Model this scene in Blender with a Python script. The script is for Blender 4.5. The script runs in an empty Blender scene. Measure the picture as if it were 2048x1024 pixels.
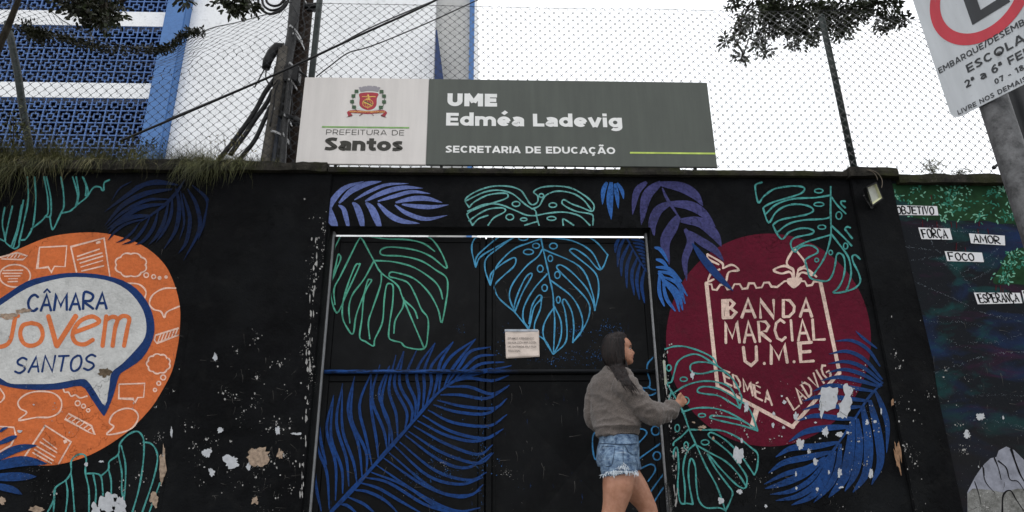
import bpy, bmesh, math, random
from mathutils import Vector, Matrix, noise
from mathutils.geometry import tessellate_polygon

SC = bpy.context.scene
COL = SC.collection
random.seed(7)
rnd = random.random
def uni(a, b): return a + (b - a) * random.random()

# ------------------------------------------------------------------ camera
FPX = 1340.0
TH = math.atan(FPX / 3812.0); PH = math.radians(2.2); RR = 0.009
CAM = Vector((0, -5.2, 0.62))
FW = Vector((math.sin(PH) * math.cos(TH), math.cos(PH) * math.cos(TH), math.sin(TH)))
R0 = Vector((math.cos(PH), -math.sin(PH), 0)); U0 = R0.cross(FW)
RT = R0 * math.cos(RR) - U0 * math.sin(RR); UP = R0 * math.sin(RR) + U0 * math.cos(RR)
cam = bpy.data.cameras.new('camera'); cam_o = bpy.data.objects.new('camera', cam); COL.objects.link(cam_o)
cam.sensor_width = 36; cam.lens = FPX / 2048 * 36; cam.clip_start = 0.05; cam.clip_end = 2000
mw = Matrix((RT, UP, -FW)).transposed().to_4x4(); mw.translation = CAM; cam_o.matrix_world = mw
SC.camera = cam_o
def ray(x, y): return FW + RT * ((x - 1024) / FPX) + UP * ((512 - y) / FPX)
def P(x, y, Y=0.0):
    d = ray(x, y); return CAM + d * ((Y - CAM.y) / d.y)
FH = Vector((math.sin(PH), math.cos(PH), 0))
def PD(x, y, dep):
    d = ray(x, y); return CAM + d * (dep / d.dot(FH))

# ------------------------------------------------------------------ world, sun, exposure
w = bpy.data.worlds.new('World'); SC.world = w; w.use_nodes = True
nt = w.node_tree; bg = nt.nodes['Background']
sky = nt.nodes.new('ShaderNodeTexSky'); sky.sky_type = 'NISHITA'; sky.sun_disc = False
SUN_EL = math.radians(58); SUN_AZ = math.radians(-25)
sky.sun_elevation = SUN_EL; sky.sun_rotation = SUN_AZ; sky.air_density = 1.5; sky.dust_density = 4
mx = nt.nodes.new('ShaderNodeMix'); mx.data_type = 'RGBA'; mx.inputs[0].default_value = 0.93
mx.inputs[7].default_value = (10.9, 11.1, 11.4, 1)      # the even white cloud layer in front of the clear sky
nt.links.new(sky.outputs[0], mx.inputs[6]); nt.links.new(mx.outputs[2], bg.inputs[0]); bg.inputs[1].default_value = 0.134
sun = bpy.data.lights.new('sun', 'SUN'); sun.energy = 0.7; sun.angle = math.radians(25); sun.color = (1, .97, .93)
sun_o = bpy.data.objects.new('sun', sun); COL.objects.link(sun_o)
SD = Vector((math.sin(math.radians(-30)) * math.cos(SUN_EL), -math.cos(math.radians(-30)) * math.cos(SUN_EL), math.sin(SUN_EL)))
sun_o.rotation_euler = SD.to_track_quat('Z', 'Y').to_euler()
SC.view_settings.view_transform = 'Standard'; SC.view_settings.look = 'None'
SC.view_settings.exposure = 0; SC.view_settings.gamma = 1; SC.view_settings.use_curve_mapping = False
SC.cycles.max_bounces = 6; SC.cycles.diffuse_bounces = 3; SC.cycles.transparent_max_bounces = 4

# ------------------------------------------------------------------ materials
def lin(c): return tuple(((v / 255) / 12.92 if v <= 10 else (((v / 255) + .055) / 1.055) ** 2.4) for v in c)
def rgba(c): return (c[0], c[1], c[2], 1)
class NT:
    def __init__(s, name):
        s.m = bpy.data.materials.new(name); s.m.use_nodes = True; s.t = s.m.node_tree
        s.b = s.t.nodes['Principled BSDF']; s.g = s.t.nodes.new('ShaderNodeNewGeometry')
    def n(s, ty, **kw):
        x = s.t.nodes.new(ty)
        for k, v in kw.items(): setattr(x, k, v)
        return x
    def l(s, a, b): s.t.links.new(a, b)
    def noise(s, scale, detail=4, rough=.6, vec=None, dist=0):
        x = s.n('ShaderNodeTexNoise'); x.inputs['Scale'].default_value = scale; x.inputs['Detail'].default_value = detail
        x.inputs['Roughness'].default_value = rough; x.inputs['Distortion'].default_value = dist
        s.l(vec or s.g.outputs['Position'], x.inputs['Vector']); return x.outputs['Fac']
    def map(s, scale):
        x = s.n('ShaderNodeMapping'); x.inputs['Scale'].default_value = scale; s.l(s.g.outputs['Position'], x.inputs['Vector']); return x.outputs[0]
    def ramp(s, fac, a, b, c0=0.0, c1=1.0):
        x = s.n('ShaderNodeMapRange'); x.clamp = True
        x.inputs[1].default_value = a; x.inputs[2].default_value = b; x.inputs[3].default_value = c0; x.inputs[4].default_value = c1
        s.l(fac, x.inputs[0]); return x.outputs[0]
    def math(s, op, a, b):
        x = s.n('ShaderNodeMath', operation=op)
        for i, v in enumerate((a, b)):
            if isinstance(v, (int, float)): x.inputs[i].default_value = v
            else: s.l(v, x.inputs[i])
        return x.outputs[0]
    def mix(s, fac, a, b):
        x = s.n('ShaderNodeMix', data_type='RGBA')
        if isinstance(fac, (int, float)): x.inputs[0].default_value = fac
        else: s.l(fac, x.inputs[0])
        for i, v in ((6, a), (7, b)):
            if isinstance(v, tuple): x.inputs[i].default_value = rgba(v)
            else: s.l(v, x.inputs[i])
        return x.outputs[2]
    def sep(s):
        x = s.n('ShaderNodeSeparateXYZ'); s.l(s.g.outputs['Position'], x.inputs[0]); return x.outputs
    def bump(s, h, strength=.3, dist=.01):
        x = s.n('ShaderNodeBump'); x.inputs['Strength'].default_value = strength; x.inputs['Distance'].default_value = dist
        s.l(h, x.inputs['Height']); s.l(x.outputs[0], s.b.inputs['Normal'])
    def fin(s, col, rough=.6, spec=.3, metal=0):
        if isinstance(col, tuple): s.b.inputs['Base Color'].default_value = rgba(col)
        else: s.l(col, s.b.inputs['Base Color'])
        if isinstance(rough, (int, float)): s.b.inputs['Roughness'].default_value = rough
        else: s.l(rough, s.b.inputs['Roughness'])
        s.b.inputs['Specular IOR Level'].default_value = spec; s.b.inputs['Metallic'].default_value = metal
        return s.m

def simple(name, c, rough=.6, spec=.3, metal=0, var=.25, scale=14, bump=0, bscale=60):
    m = NT(name); f = m.noise(scale, 5)
    c2 = tuple(v * (1 - var) for v in c); c3 = tuple(min(1, v * (1 + var)) for v in c)
    col = m.mix(m.ramp(f, .3, .7), c2, c3)
    if bump: m.bump(m.noise(bscale, 4), bump, .004)
    return m.fin(col, rough, spec, metal)

def paint(name, c, rough=.75, spec=.10, wear=1.0, var=.18, gate=False, chip=(.33, .32, .31), thin=0.0):
    """painted plaster: brush variation, dirt, and chips that get denser towards the ground"""
    m = NT(name); z = m.sep()[2]
    a = m.noise(3.0, 6, .65); b = m.noise(26, 4, .7)
    f = m.ramp(m.math('ADD', m.math('MULTIPLY', a, .6), m.math('MULTIPLY', b, .4)), .34, .66)
    col = m.mix(f, tuple(v * (1 - var) for v in c), tuple(min(1, v * (1 + var)) for v in c))
    if c[0] < .012: col = m.mix(m.ramp(m.noise(1.1, 6, .62), .46, .74, 0, .6), col, (.013, .0145, .016))
    if thin:   # dry-brush gaps where the black undercoat shows through
        dr = m.noise(34, 5, .8); dr2 = m.noise(2.6, 4, .6)
        col = m.mix(m.math('MULTIPLY', m.ramp(m.math('ADD', dr, m.math('MULTIPLY', dr2, .35)), .60, .82), thin), col, (.008, .009, .011))
    # dirt film
    col = m.mix(m.ramp(m.noise(7, 6, .7), .52, .78, 0, .35), col, (.02, .02, .019))
    low = m.ramp(z, 2.0, .9, 0, 1)
    big = m.ramp(m.noise(1.7, 3, .5), .42, .68)
    spk = m.noise(70, 3, .75)
    thr = m.math('SUBTRACT', .80, m.math('MULTIPLY', m.math('MULTIPLY', low, big), .145 * wear))
    chipf = m.math('GREATER_THAN', spk, thr)
    col = m.mix(m.math('MULTIPLY', chipf, .75), col, chip)
    if gate:   # scraped streaks that show an older blue coat
        v = m.map((38, 38, 5)); s2 = m.noise(1.0, 4, .7, vec=v)
        col = m.mix(m.math('MULTIPLY', m.math('GREATER_THAN', s2, .69), m.math('MULTIPLY', low, .5)), col, lin((30, 60, 110)))
    cr = m.n('ShaderNodeTexVoronoi', feature='DISTANCE_TO_EDGE'); cr.inputs['Scale'].default_value = 2.1
    wv = m.n('ShaderNodeVectorMath', operation='ADD'); nn = m.n('ShaderNodeTexNoise'); nn.inputs['Scale'].default_value = 3.5; nn.inputs['Detail'].default_value = 6
    m.l(m.g.outputs['Position'], nn.inputs['Vector']); m.l(m.g.outputs['Position'], wv.inputs[0]); m.l(nn.outputs['Color'], wv.inputs[1]); m.l(wv.outputs[0], cr.inputs['Vector'])
    crack = m.ramp(cr.outputs['Distance'], 0, .006, 1, 0)
    h = m.math('ADD', m.math('MULTIPLY', m.noise(9, 6, .6), .6), m.math('MULTIPLY', m.noise(55, 3), .18))
    if not gate:
        crk = m.math('MULTIPLY', crack, m.ramp(m.noise(.9, 2), .5, .6))
        col = m.mix(m.math('MULTIPLY', crk, .6), col, tuple(v * .25 for v in c)); h = m.math('SUBTRACT', h, m.math('MULTIPLY', crk, .3))
    m.bump(h, .3 if gate else .85, .008 if gate else .024)
    return m.fin(col, rough, spec)

K = .93   # irradiance of the shaded street on a vertical face, about: photo tone / K = paint tone
def pc(*c): return tuple(v / K for v in lin(c))
M = {}
M['black'] = paint('black_wall_paint', (.0032, .0034, .0040), .8, .08, var=.45)
M['gate'] = paint('black_gate_enamel', (.0034, .0037, .0043), .6, .10, gate=True, var=.3)
M['orange'] = paint('orange_wall_paint', pc(196, 104, 58), .7, thin=0.12)
M['white'] = paint('white_wall_paint', pc(186, 186, 184), .7, chip=(.4, .36, .3))
M['navy'] = paint('navy_wall_paint', pc(28, 54, 104), thin=0.3)
M['dnavy'] = paint('dark_blue_wall_paint', pc(14, 30, 62), thin=0.5)
M['maroon'] = paint('maroon_wall_paint', pc(86, 16, 36), thin=0.2)
M['cream'] = paint('cream_wall_paint', pc(212, 186, 172), chip=(.1, .02, .04), thin=0.35)
M['doodle'] = paint('pale_pink_wall_paint', pc(226, 190, 172), chip=(.6, .25, .1), thin=0.25)
M['letter_orange'] = paint('orange_lettering_paint', pc(204, 112, 66), wear=.5)
M['teal'] = paint('teal_wall_paint', pc(74, 146, 142), thin=0.5)
M['mint'] = paint('mint_wall_paint', pc(104, 164, 160), thin=0.55)
M['green'] = paint('green_gate_paint', pc(84, 160, 136), gate=True, thin=0.45)
M['cyan'] = paint('blue_gate_paint', pc(74, 146, 184), gate=True, thin=0.5)
M['sky'] = paint('dull_blue_gate_paint', pc(56, 118, 164), gate=True, thin=0.6)
M['blue'] = paint('blue_leaf_paint', pc(27, 62, 116), gate=False, thin=0.45)
M['gblue'] = paint('blue_fern_gate_paint', pc(27, 60, 116), gate=True, thin=0.55)
M['blue2'] = paint('light_blue_leaf_paint', pc(48, 94, 160), thin=0.4)
M['peri'] = paint('periwinkle_leaf_paint', pc(100, 114, 168), var=.3, thin=0.4)
M['purple'] = paint('purple_leaf_paint', pc(62, 62, 106), var=.3, thin=0.5)
M['patch_g'] = simple('bared_grey_plaster', pc(172, 174, 178), .9, .1, var=.12, scale=30, bump=.5)
M['patch_b'] = simple('bared_brown_plaster', pc(146, 128, 112), .9, .1, var=.45, scale=40, bump=.8)
M['patch_d'] = simple('broken_plaster_hole', pc(92, 80, 66), .95, .05, var=.4, scale=40, bump=1)
M['patch_blue'] = simple('bared_blue_paint', pc(100, 140, 160), .8, .1)
M['patch_o'] = simple('bared_orange_plaster', pc(132, 104, 82), .9, .1, var=.4, scale=40)
def concrete(name, c, moss=.5, dark=.03):
    m = NT(name)
    col = m.mix(m.ramp(m.noise(9, 8, .75), .35, .65), (dark, dark, dark * .9), c)
    col = m.mix(m.math('MULTIPLY', m.ramp(m.noise(4, 5, .7), .45, .6), moss), col, (.035, .04, .012))
    col = m.mix(m.math('GREATER_THAN', m.noise(38, 5, .8), .64), col, tuple(min(1, v * 2.2) for v in c))
    m.bump(m.noise(30, 6, .75), .9, .02); return m.fin(col, .95, .1)
M['coping'] = concrete('mossy_coping_concrete', (.05, .045, .038), .55, .012)
M['sidewalk'] = concrete('sidewalk_concrete', (.30, .29, .27), .1, .18)
M['asphalt'] = simple('asphalt', (.05, .05, .052), .9, .2, var=.3, scale=30, bump=.6, bscale=200)
M['white_line'] = simple('road_line_paint', (.7, .7, .68), .7)
M['bwhite'] = paint('building_white_paint', (.86, .87, .885), .7, .2, wear=0, var=.03)
M['bgrey'] = paint('building_shade_grey', (.50, .50, .49), .7, .2, wear=0, var=.04)  # shade of the side face is put into this grey
M['bblue'] = paint('building_blue_paint', pc(74, 114, 168), .6, .3, wear=0, var=.08)
M['bblock'] = simple('breeze_block_blue', pc(92, 120, 170), .8, .1, var=.15, scale=4)
M['bdark'] = simple('recess_shade_blue', (.004, .007, .02), .8, .1)  # near-black blue stands in for the deep shade behind the breeze blocks
M['bdeep'] = simple('deep_blue_paint', pc(18, 46, 92), .5, .3)
def sheet(name, c, rough, streak=.1, spec=.4, metal=0):
    m = NT(name); s = m.noise(1, 5, .6, vec=m.map((14, 14, 1.2))); f = m.ramp(m.math('ADD', m.math('MULTIPLY', s, .7), m.math('MULTIPLY', m.noise(3, 4), .3)), .35, .68)
    col = m.mix(f, tuple(v * (1 - streak) for v in c), tuple(min(1, v * (1 + streak)) for v in c))
    e = m.noise(60, 3, .8); col = m.mix(m.math('MULTIPLY', m.math('GREATER_THAN', e, .68), .3), col, (.2, .2, .18))
    m.bump(m.noise(2.2, 3), .08, .05); return m.fin(col, rough, spec, metal)
M['sign_cream'] = sheet('cream_sign_vinyl', pc(204, 199, 195), .45, .07)
M['sign_green'] = sheet('dark_green_sign_vinyl', pc(58, 64, 56), .32, .18, .5)
M['sign_side'] = simple('sign_box_metal', (.05, .055, .05), .5)
M['sign_white'] = simple('sign_letter_white', pc(222, 222, 220), .5, .3, var=.05)
M['sign_dark'] = simple('sign_letter_dark', pc(48, 46, 40), .5, .3, var=.1)
M['sign_line'] = simple('sign_green_line', pc(118, 158, 92), .5)
M['sign_lime'] = simple('sign_lime_line', pc(176, 196, 92), .5)
for k, c in dict(c_red=(158, 44, 58), c_grey=(140, 136, 142), c_green=(56, 82, 56), c_yellow=(222, 184, 96), c_brown=(96, 40, 40), c_white=(206, 214, 208)).items():
    M[k] = simple('crest_' + k[2:], pc(*c), .5, .3, var=.1)
M['pwhite'] = sheet('worn_road_sign_face', pc(196, 200, 204), .38, .12, .4)
M['pred'] = sheet('road_sign_red', pc(196, 56, 70), .4, .12)
M['pblack'] = sheet('road_sign_black', (.030, .033, .038), .4, .3)
def galv():
    m = NT('galvanised_steel'); v = m.n('ShaderNodeTexVoronoi'); v.inputs['Scale'].default_value = 55; m.l(m.g.outputs['Position'], v.inputs['Vector'])
    col = m.mix(m.ramp(m.noise(18, 6, .8), .35, .7), (.03, .03, .03), (.17, .17, .175))
    col = m.mix(m.math('MULTIPLY', m.ramp(v.outputs['Color'], .2, .9), .4), col, (.16, .16, .165))
    m.bump(m.noise(60, 4), .3, .003); return m.fin(col, .6, .4, .3)
M['galv'] = galv()
M['postgreen'] = simple('dark_green_post_paint', (.014, .022, .02), .55, .3, var=.6, scale=25, bump=.4)
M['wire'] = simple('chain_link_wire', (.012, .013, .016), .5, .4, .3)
M['wire_r'] = simple('glare_greyed_wire', (.10, .10, .10), .5, .4, .3)  # lighter grey paints in the sky glare on the right-hand wires
M['wood'] = simple('weathered_pole_wood', (.026, .018, .014), .9, .1, var=.55, scale=22, bump=.9, bscale=40)
M['pipe'] = simple('grey_conduit', (.05, .05, .05), .6, .3, var=.4, scale=20)
M['tan'] = simple('tan_conduit', (.105, .095, .082), .7, .2, var=.4, scale=16)
M['rubber'] = simple('black_cable_rubber', (.009, .009, .01), .5, .3)
M['band'] = simple('steel_strap', (.42, .42, .42), .5, .4, .2)
M['bark'] = simple('dark_bark', (.03, .026, .02), .95, .1, var=.5, scale=16, bump=1, bscale=30)
def leafm(name, c, var=.6):
    m = NT(name); col = m.mix(m.ramp(m.noise(7, 3), .35, .65), tuple(v * (1 - var) for v in c), tuple(v * (1 + var) for v in c))
    m.b.inputs['Transmission Weight'].default_value = 0
    return m.fin(col, .55, .3)
M['leaf'] = leafm('dark_tree_leaf', (.017, .024, .006))
M['leaf2'] = leafm('olive_tree_leaf', (.013, .015, .004))
M['grass'] = leafm('dry_olive_grass', (.060, .064, .020), .7)
M['grass2'] = leafm('straw_grass', (.20, .18, .085), .5)
M['lampblack'] = simple('black_lamp_housing', (.01, .01, .011), .5, .3)
M['lampglass'] = simple('pale_lamp_reflector', pc(178, 180, 170), .25, .6, var=.08)
M['lamprim'] = simple('cream_lamp_reflector_side', pc(196, 196, 160), .4, .4, var=.08)
M['paper'] = simple('wrinkled_paper', pc(200, 186, 176), .5, .4, var=.1, scale=20, bump=1, bscale=14)
M['ink'] = simple('faded_ink', pc(118, 110, 106), .8)
M['steelwhite'] = paint('chipped_frame_paint', pc(140, 142, 144), .6, wear=4, chip=(.02, .02, .02))
def railm():
    m = NT('gate_rail_paint'); x = m.ramp(m.sep()[0], -.1, .25, 1, 0); f = m.ramp(m.noise(1, 5, .8, vec=m.map((9, 60, 60))), .42, .58)
    col = m.mix(m.math('MULTIPLY', m.math('MULTIPLY', f, x), .9), (.006, .007, .009), pc(34, 74, 138))
    col = m.mix(m.math('GREATER_THAN', m.noise(50, 4, .8), .68), col, (.12, .13, .14)); return m.fin(col, .6, .15)
M['rail'] = railm()
def skinm():
    m = NT('skin'); col = m.mix(m.ramp(m.noise(12, 5, .65), .36, .64), (.31, .145, .088), (.44, .225, .15))
    m.b.inputs['Subsurface Weight'].default_value = .12; m.b.inputs['Subsurface Radius'].default_value = (.02, .008, .004); m.b.inputs['Subsurface Scale'].default_value = .5
    m.bump(m.noise(90, 3), .08, .002); return m.fin(col, .5, .3)
M['skin'] = skinm()
def knit():
    m = NT('taupe_knit_wool')
    col = m.mix(m.ramp(m.noise(240, 3, .8), .35, .65), (.060, .049, .044), (.185, .158, .143))
    col = m.mix(m.ramp(m.noise(30, 5, .7), .4, .7, 0, .35), col, (.06, .053, .05))
    h = m.math('ADD', m.noise(260, 2, .8), m.math('MULTIPLY', m.noise(16, 4, .5), .8)); m.bump(h, .55, .006)
    m.b.inputs['Sheen Weight'].default_value = .25
    return m.fin(col, .95, .1)
M['knit'] = knit()
def denim():
    m = NT('washed_blue_denim')
    col = m.mix(m.ramp(m.noise(26, 5, .7), .34, .68), (.03, .06, .125), (.26, .37, .50))
    col = m.mix(m.ramp(m.noise(1, 5, .7, vec=m.map((18, 18, 60))), .55, .72, 0, .55), col, (.42, .50, .58))
    col = m.mix(m.math('MULTIPLY', m.noise(700, 2), .35), col, (.03, .05, .10))
    h = m.math('ADD', m.noise(1, 3, .5, vec=m.map((12, 12, 46))), m.math('MULTIPLY', m.noise(500, 2), .1)); m.bump(h, .6, .012)
    return m.fin(col, .9, .15)
M['denim'] = denim()
M['thread'] = simple('white_frayed_thread', (.62, .68, .74), .9, .1)
M['seam'] = simple('dark_denim_seam', (.03, .05, .09), .9, .1)
def hairm():
    m = NT('dark_brown_hair'); f = m.noise(1, 4, .6, vec=m.map((160, 160, 9)))
    m.bump(f, .5, .004); m.b.inputs['Anisotropic'].default_value = .4
    return m.fin(m.mix(m.ramp(f, .4, .7), (.004, .003, .003), (.022, .012, .011)), .5, .3)
M['hair'] = hairm()
M['eye_w'] = simple('eye_white', (.6, .58, .55), .2, .5, var=0); M['eye_d'] = simple('eye_iris', (.01, .006, .005), .1, .5)
M['lip'] = simple('lip', (.36, .12, .10), .4, .4); M['shoe'] = simple('white_shoe_canvas', (.7, .7, .68), .8)
def galaxy():
    m = NT('galaxy_mural_paint')
    v = m.map((1.0, 1, 2.6)); a = m.noise(1.25, 5, .55, vec=v, dist=.6); b = m.noise(1.7, 5, .6, vec=m.map((.8, 3, 3.1)), dist=.8); c = m.noise(2.3, 4, .6, vec=m.map((.9, 7, 2.2)), dist=.5)
    col = m.mix(m.ramp(a, .52, .72), (.0045, .006, .009), pc(16, 36, 70))
    col = m.mix(m.ramp(b, .56, .70, 0, .8), col, pc(46, 18, 42)); col = m.mix(m.ramp(c, .52, .68, 0, .85), col, pc(14, 60, 60))
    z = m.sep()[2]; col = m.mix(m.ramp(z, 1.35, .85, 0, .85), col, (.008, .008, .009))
    col = m.mix(m.math('MULTIPLY', m.math('GREATER_THAN', m.noise(95, 2, .6), .725), .7), col, (.4, .42, .44))
    m.bump(m.noise(20, 5), .4, .01); return m.fin(col, .75, .15)
M['galaxy'] = galaxy()
M['foliage_p'] = simple('dark_green_mural_paint', pc(24, 52, 30), .8, .12, var=.5, scale=9, bump=.4)
M['dab1'] = simple('teal_leaf_dab_paint', pc(44, 106, 88), .8, .12, var=.3)
M['dab2'] = simple('pale_leaf_dab_paint', pc(104, 156, 132), .8, .12, var=.25)
M['tag'] = simple('white_tag_paint', pc(206, 206, 208), .8, .12, var=.05)
M['tagink'] = simple('black_tag_lettering', (.006, .006, .007), .8, .1)
M['drip'] = simple('dark_red_drip_paint', pc(70, 16, 26), .8, .1)
M['star'] = simple('pale_star_paint', pc(150, 160, 170), .8, .1)
M['rock'] = simple('grey_rock_mural_paint', pc(126, 128, 138), .8, .12, var=.3, scale=12, bump=.5)
M['rockrough'] = concrete('bared_rough_cement', (.30, .30, .29), .0, .10)

# ------------------------------------------------------------------ object helpers
def link(name, me, mat, parent=None, smooth=False):
    if mat is not None and not me.materials: me.materials.append(mat)
    o = bpy.data.objects.new(name, me); COL.objects.link(o)
    if parent is not None:
        o.parent = parent; o.matrix_parent_inverse = parent.matrix_world.inverted() if parent.type != 'EMPTY' else Matrix.Translation(-parent.location)
    if smooth:
        for p in me.polygons: p.use_smooth = True
    return o
def pyd(name, vs, fs, mat, parent=None, smooth=False):
    me = bpy.data.meshes.new(name); me.from_pydata([tuple(v) for v in vs], [], fs); me.update()
    return link(name, me, mat, parent, smooth)
def thing(name, label, cat, loc=(0, 0, 0), group=None):
    o = bpy.data.objects.new(name, None); o.empty_display_size = .1; COL.objects.link(o); o.location = loc
    o['label'] = label; o['category'] = cat
    if group: o['group'] = group
    return o
def tag(o, label, cat, group=None):
    o['label'] = label; o['category'] = cat
    if group: o['group'] = group
    return o
def kind(o, k): o['kind'] = k; return o

class B:
    """collects solid pieces into one mesh"""
    def __init__(s): s.v = []; s.f = []
    def add(s, vs, fs):
        k = len(s.v); s.v += [Vector(v) for v in vs]; s.f += [tuple(i + k for i in f) for f in fs]; return s
    def box(s, x0, x1, y0, y1, z0, z1):
        return s.add([(x0, y0, z0), (x1, y0, z0), (x1, y1, z0), (x0, y1, z0), (x0, y0, z1), (x1, y0, z1), (x1, y1, z1), (x0, y1, z1)],
                     [(0, 3, 2, 1), (4, 5, 6, 7), (0, 1, 5, 4), (1, 2, 6, 5), (2, 3, 7, 6), (3, 0, 4, 7)])
    def tube(s, pts, r, n=8, cap=True):
        pts = [Vector(p) for p in pts]; rs = r if isinstance(r, (list, tuple)) else [r] * len(pts); k = len(s.v)
        t = (pts[1] - pts[0]).normalized(); a = t.orthogonal().normalized()
        for i, p in enumerate(pts):
            t = (pts[min(i + 1, len(pts) - 1)] - pts[max(i - 1, 0)]).normalized()
            a = (a - t * a.dot(t)).normalized(); b = t.cross(a)
            for j in range(n):
                g = 2 * math.pi * j / n; s.v.append(p + (a * math.cos(g) + b * math.sin(g)) * rs[i])
        for i in range(len(pts) - 1):
            for j in range(n):
                j2 = (j + 1) % n; s.f.append((k + i * n + j, k + i * n + j2, k + (i + 1) * n + j2, k + (i + 1) * n + j))
        if cap:
            s.f.append(tuple(k + j for j in range(n))[::-1]); s.f.append(tuple(k + (len(pts) - 1) * n + j for j in range(n)))
        return s
    def loft(s, rings, n=28):
        """rings: (centre, axis a, axis b) -> closed lofted body; axes carry their own lengths"""
        k = len(s.v)
        for c, a, b in rings:
            for j in range(n):
                g = 2 * math.pi * j / n; s.v.append(Vector(c) + Vector(a) * math.cos(g) + Vector(b) * math.sin(g))
        for i in range(len(rings) - 1):
            for j in range(n):
                j2 = (j + 1) % n; s.f.append((k + i * n + j, k + i * n + j2, k + (i + 1) * n + j2, k + (i + 1) * n + j))
        s.f.append(tuple(k + j for j in range(n))[::-1]); s.f.append(tuple(k + (len(rings) - 1) * n + j for j in range(n)))
        return s
    def ball(s, c, r, n=8, m=6):
        c = Vector(c); r = Vector(r) if not isinstance(r, (int, float)) else Vector((r, r, r)); k = len(s.v)
        s.v.append(c + Vector((0, 0, -r.z)))
        for i in range(1, m):
            t = -math.pi / 2 + math.pi * i / m
            for j in range(n):
                g = 2 * math.pi * j / n; s.v.append(c + Vector((r.x * math.cos(t) * math.cos(g), r.y * math.cos(t) * math.sin(g), r.z * math.sin(t))))
        s.v.append(c + Vector((0, 0, r.z))); e = len(s.v) - 1
        for j in range(n):
            s.f.append((k, k + 1 + (j + 1) % n, k + 1 + j)); s.f.append((e, e - n + j, e - n + (j + 1) % n))
        for i in range(m - 2):
            for j in range(n):
                j2 = (j + 1) % n; q = k + 1 + i * n; s.f.append((q + j, q + j2, q + n + j2, q + n + j))
        return s
    def out(s, name, mat, parent=None, smooth=False): return pyd(name, s.v, s.f, mat, parent, smooth)
def bevel(o, wd, seg=2):
    bm = bmesh.new(); bm.from_mesh(o.data)
    bmesh.ops.bevel(bm, geom=[e for e in bm.edges if len(e.link_faces) == 2 and e.calc_face_angle() > .5], offset=wd, segments=seg, affect='EDGES', clamp_overlap=True)
    bm.to_mesh(o.data); bm.free(); return o
def remesh(b, vox, sm=4, disp=None):
    """one continuous skin out of overlapping lofts"""
    me = bpy.data.meshes.new('t'); me.from_pydata([tuple(v) for v in b.v], [], b.f); o = bpy.data.objects.new('t', me); COL.objects.link(o)
    r = o.modifiers.new('r', 'REMESH'); r.mode = 'VOXEL'; r.voxel_size = vox
    if sm: s = o.modifiers.new('s', 'SMOOTH'); s.iterations = sm; s.factor = .5
    me2 = bpy.data.meshes.new_from_object(o.evaluated_get(bpy.context.evaluated_depsgraph_get())); bpy.data.objects.remove(o)
    if disp:
        for v, nrm in zip(me2.vertices, [v.normal.copy() for v in me2.vertices]): v.co += nrm * disp(v.co)
    me2.materials.clear(); return me2

# ---- mural strokes. Points are read off a rectified picture of each face and laid on that face at true size.
class Z:
    def __init__(s, x, y, k): s.x, s.y, s.k = x, y, k
    def __call__(s, p): return (s.x + p[0] / s.k, s.y + p[1] / s.k)
ZA = Z(0, 340, 2.845); ZB = Z(0, 660, 2.813); ZB4 = Z(0, 260, 4.267); ZC = Z(320, 340, 1.497); ZD = Z(620, 340, 2.695); ZE = Z(600, 660, 2.813)
ZF = Z(900, 350, 2.626); ZH = Z(1180, 350, 3.53); ZI = Z(1300, 460, 2.438); ZJ = Z(1320, 660, 2.813); ZK = Z(1480, 350, 4.096)
ZL = Z(1760, 350, 3.53); ZM = Z(1760, 620, 2.535); ZN = Z(560, 320, 3.938); ZO = Z(1240, 640, 2.667); ZW = Z(1160, 840, 5.565); ZQ = Z(1160, 650, 4.267)
ZCR = Z(680, 160, 11.375)
def catmull(p, closed=False, n=5, tens=.5):
    if len(p) < 3 and not closed: return [Vector(q).to_2d() for q in p]
    p = [Vector((q[0], q[1])) for q in p]; out = []
    m = len(p); rng = range(m if closed else m - 1)
    for i in rng:
        p1, p2 = p[i], p[(i + 1) % m]; p0 = p[i - 1] if (i > 0 or closed) else p1 * 2 - p2; p3 = p[(i + 2) % m] if (i + 2 < m or closed) else p2 * 2 - p1
        # keep drawn corners sharp
        for j in range(n):
            t = j / n; out.append(.5 * ((2 * p1) + (p2 - p0) * t + (2 * p0 - 5 * p1 + 4 * p2 - p3) * t * t + (3 * p1 - p0 - 3 * p2 + p3) * t ** 3))
    if not closed: out.append(p[-1])
    return out
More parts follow.
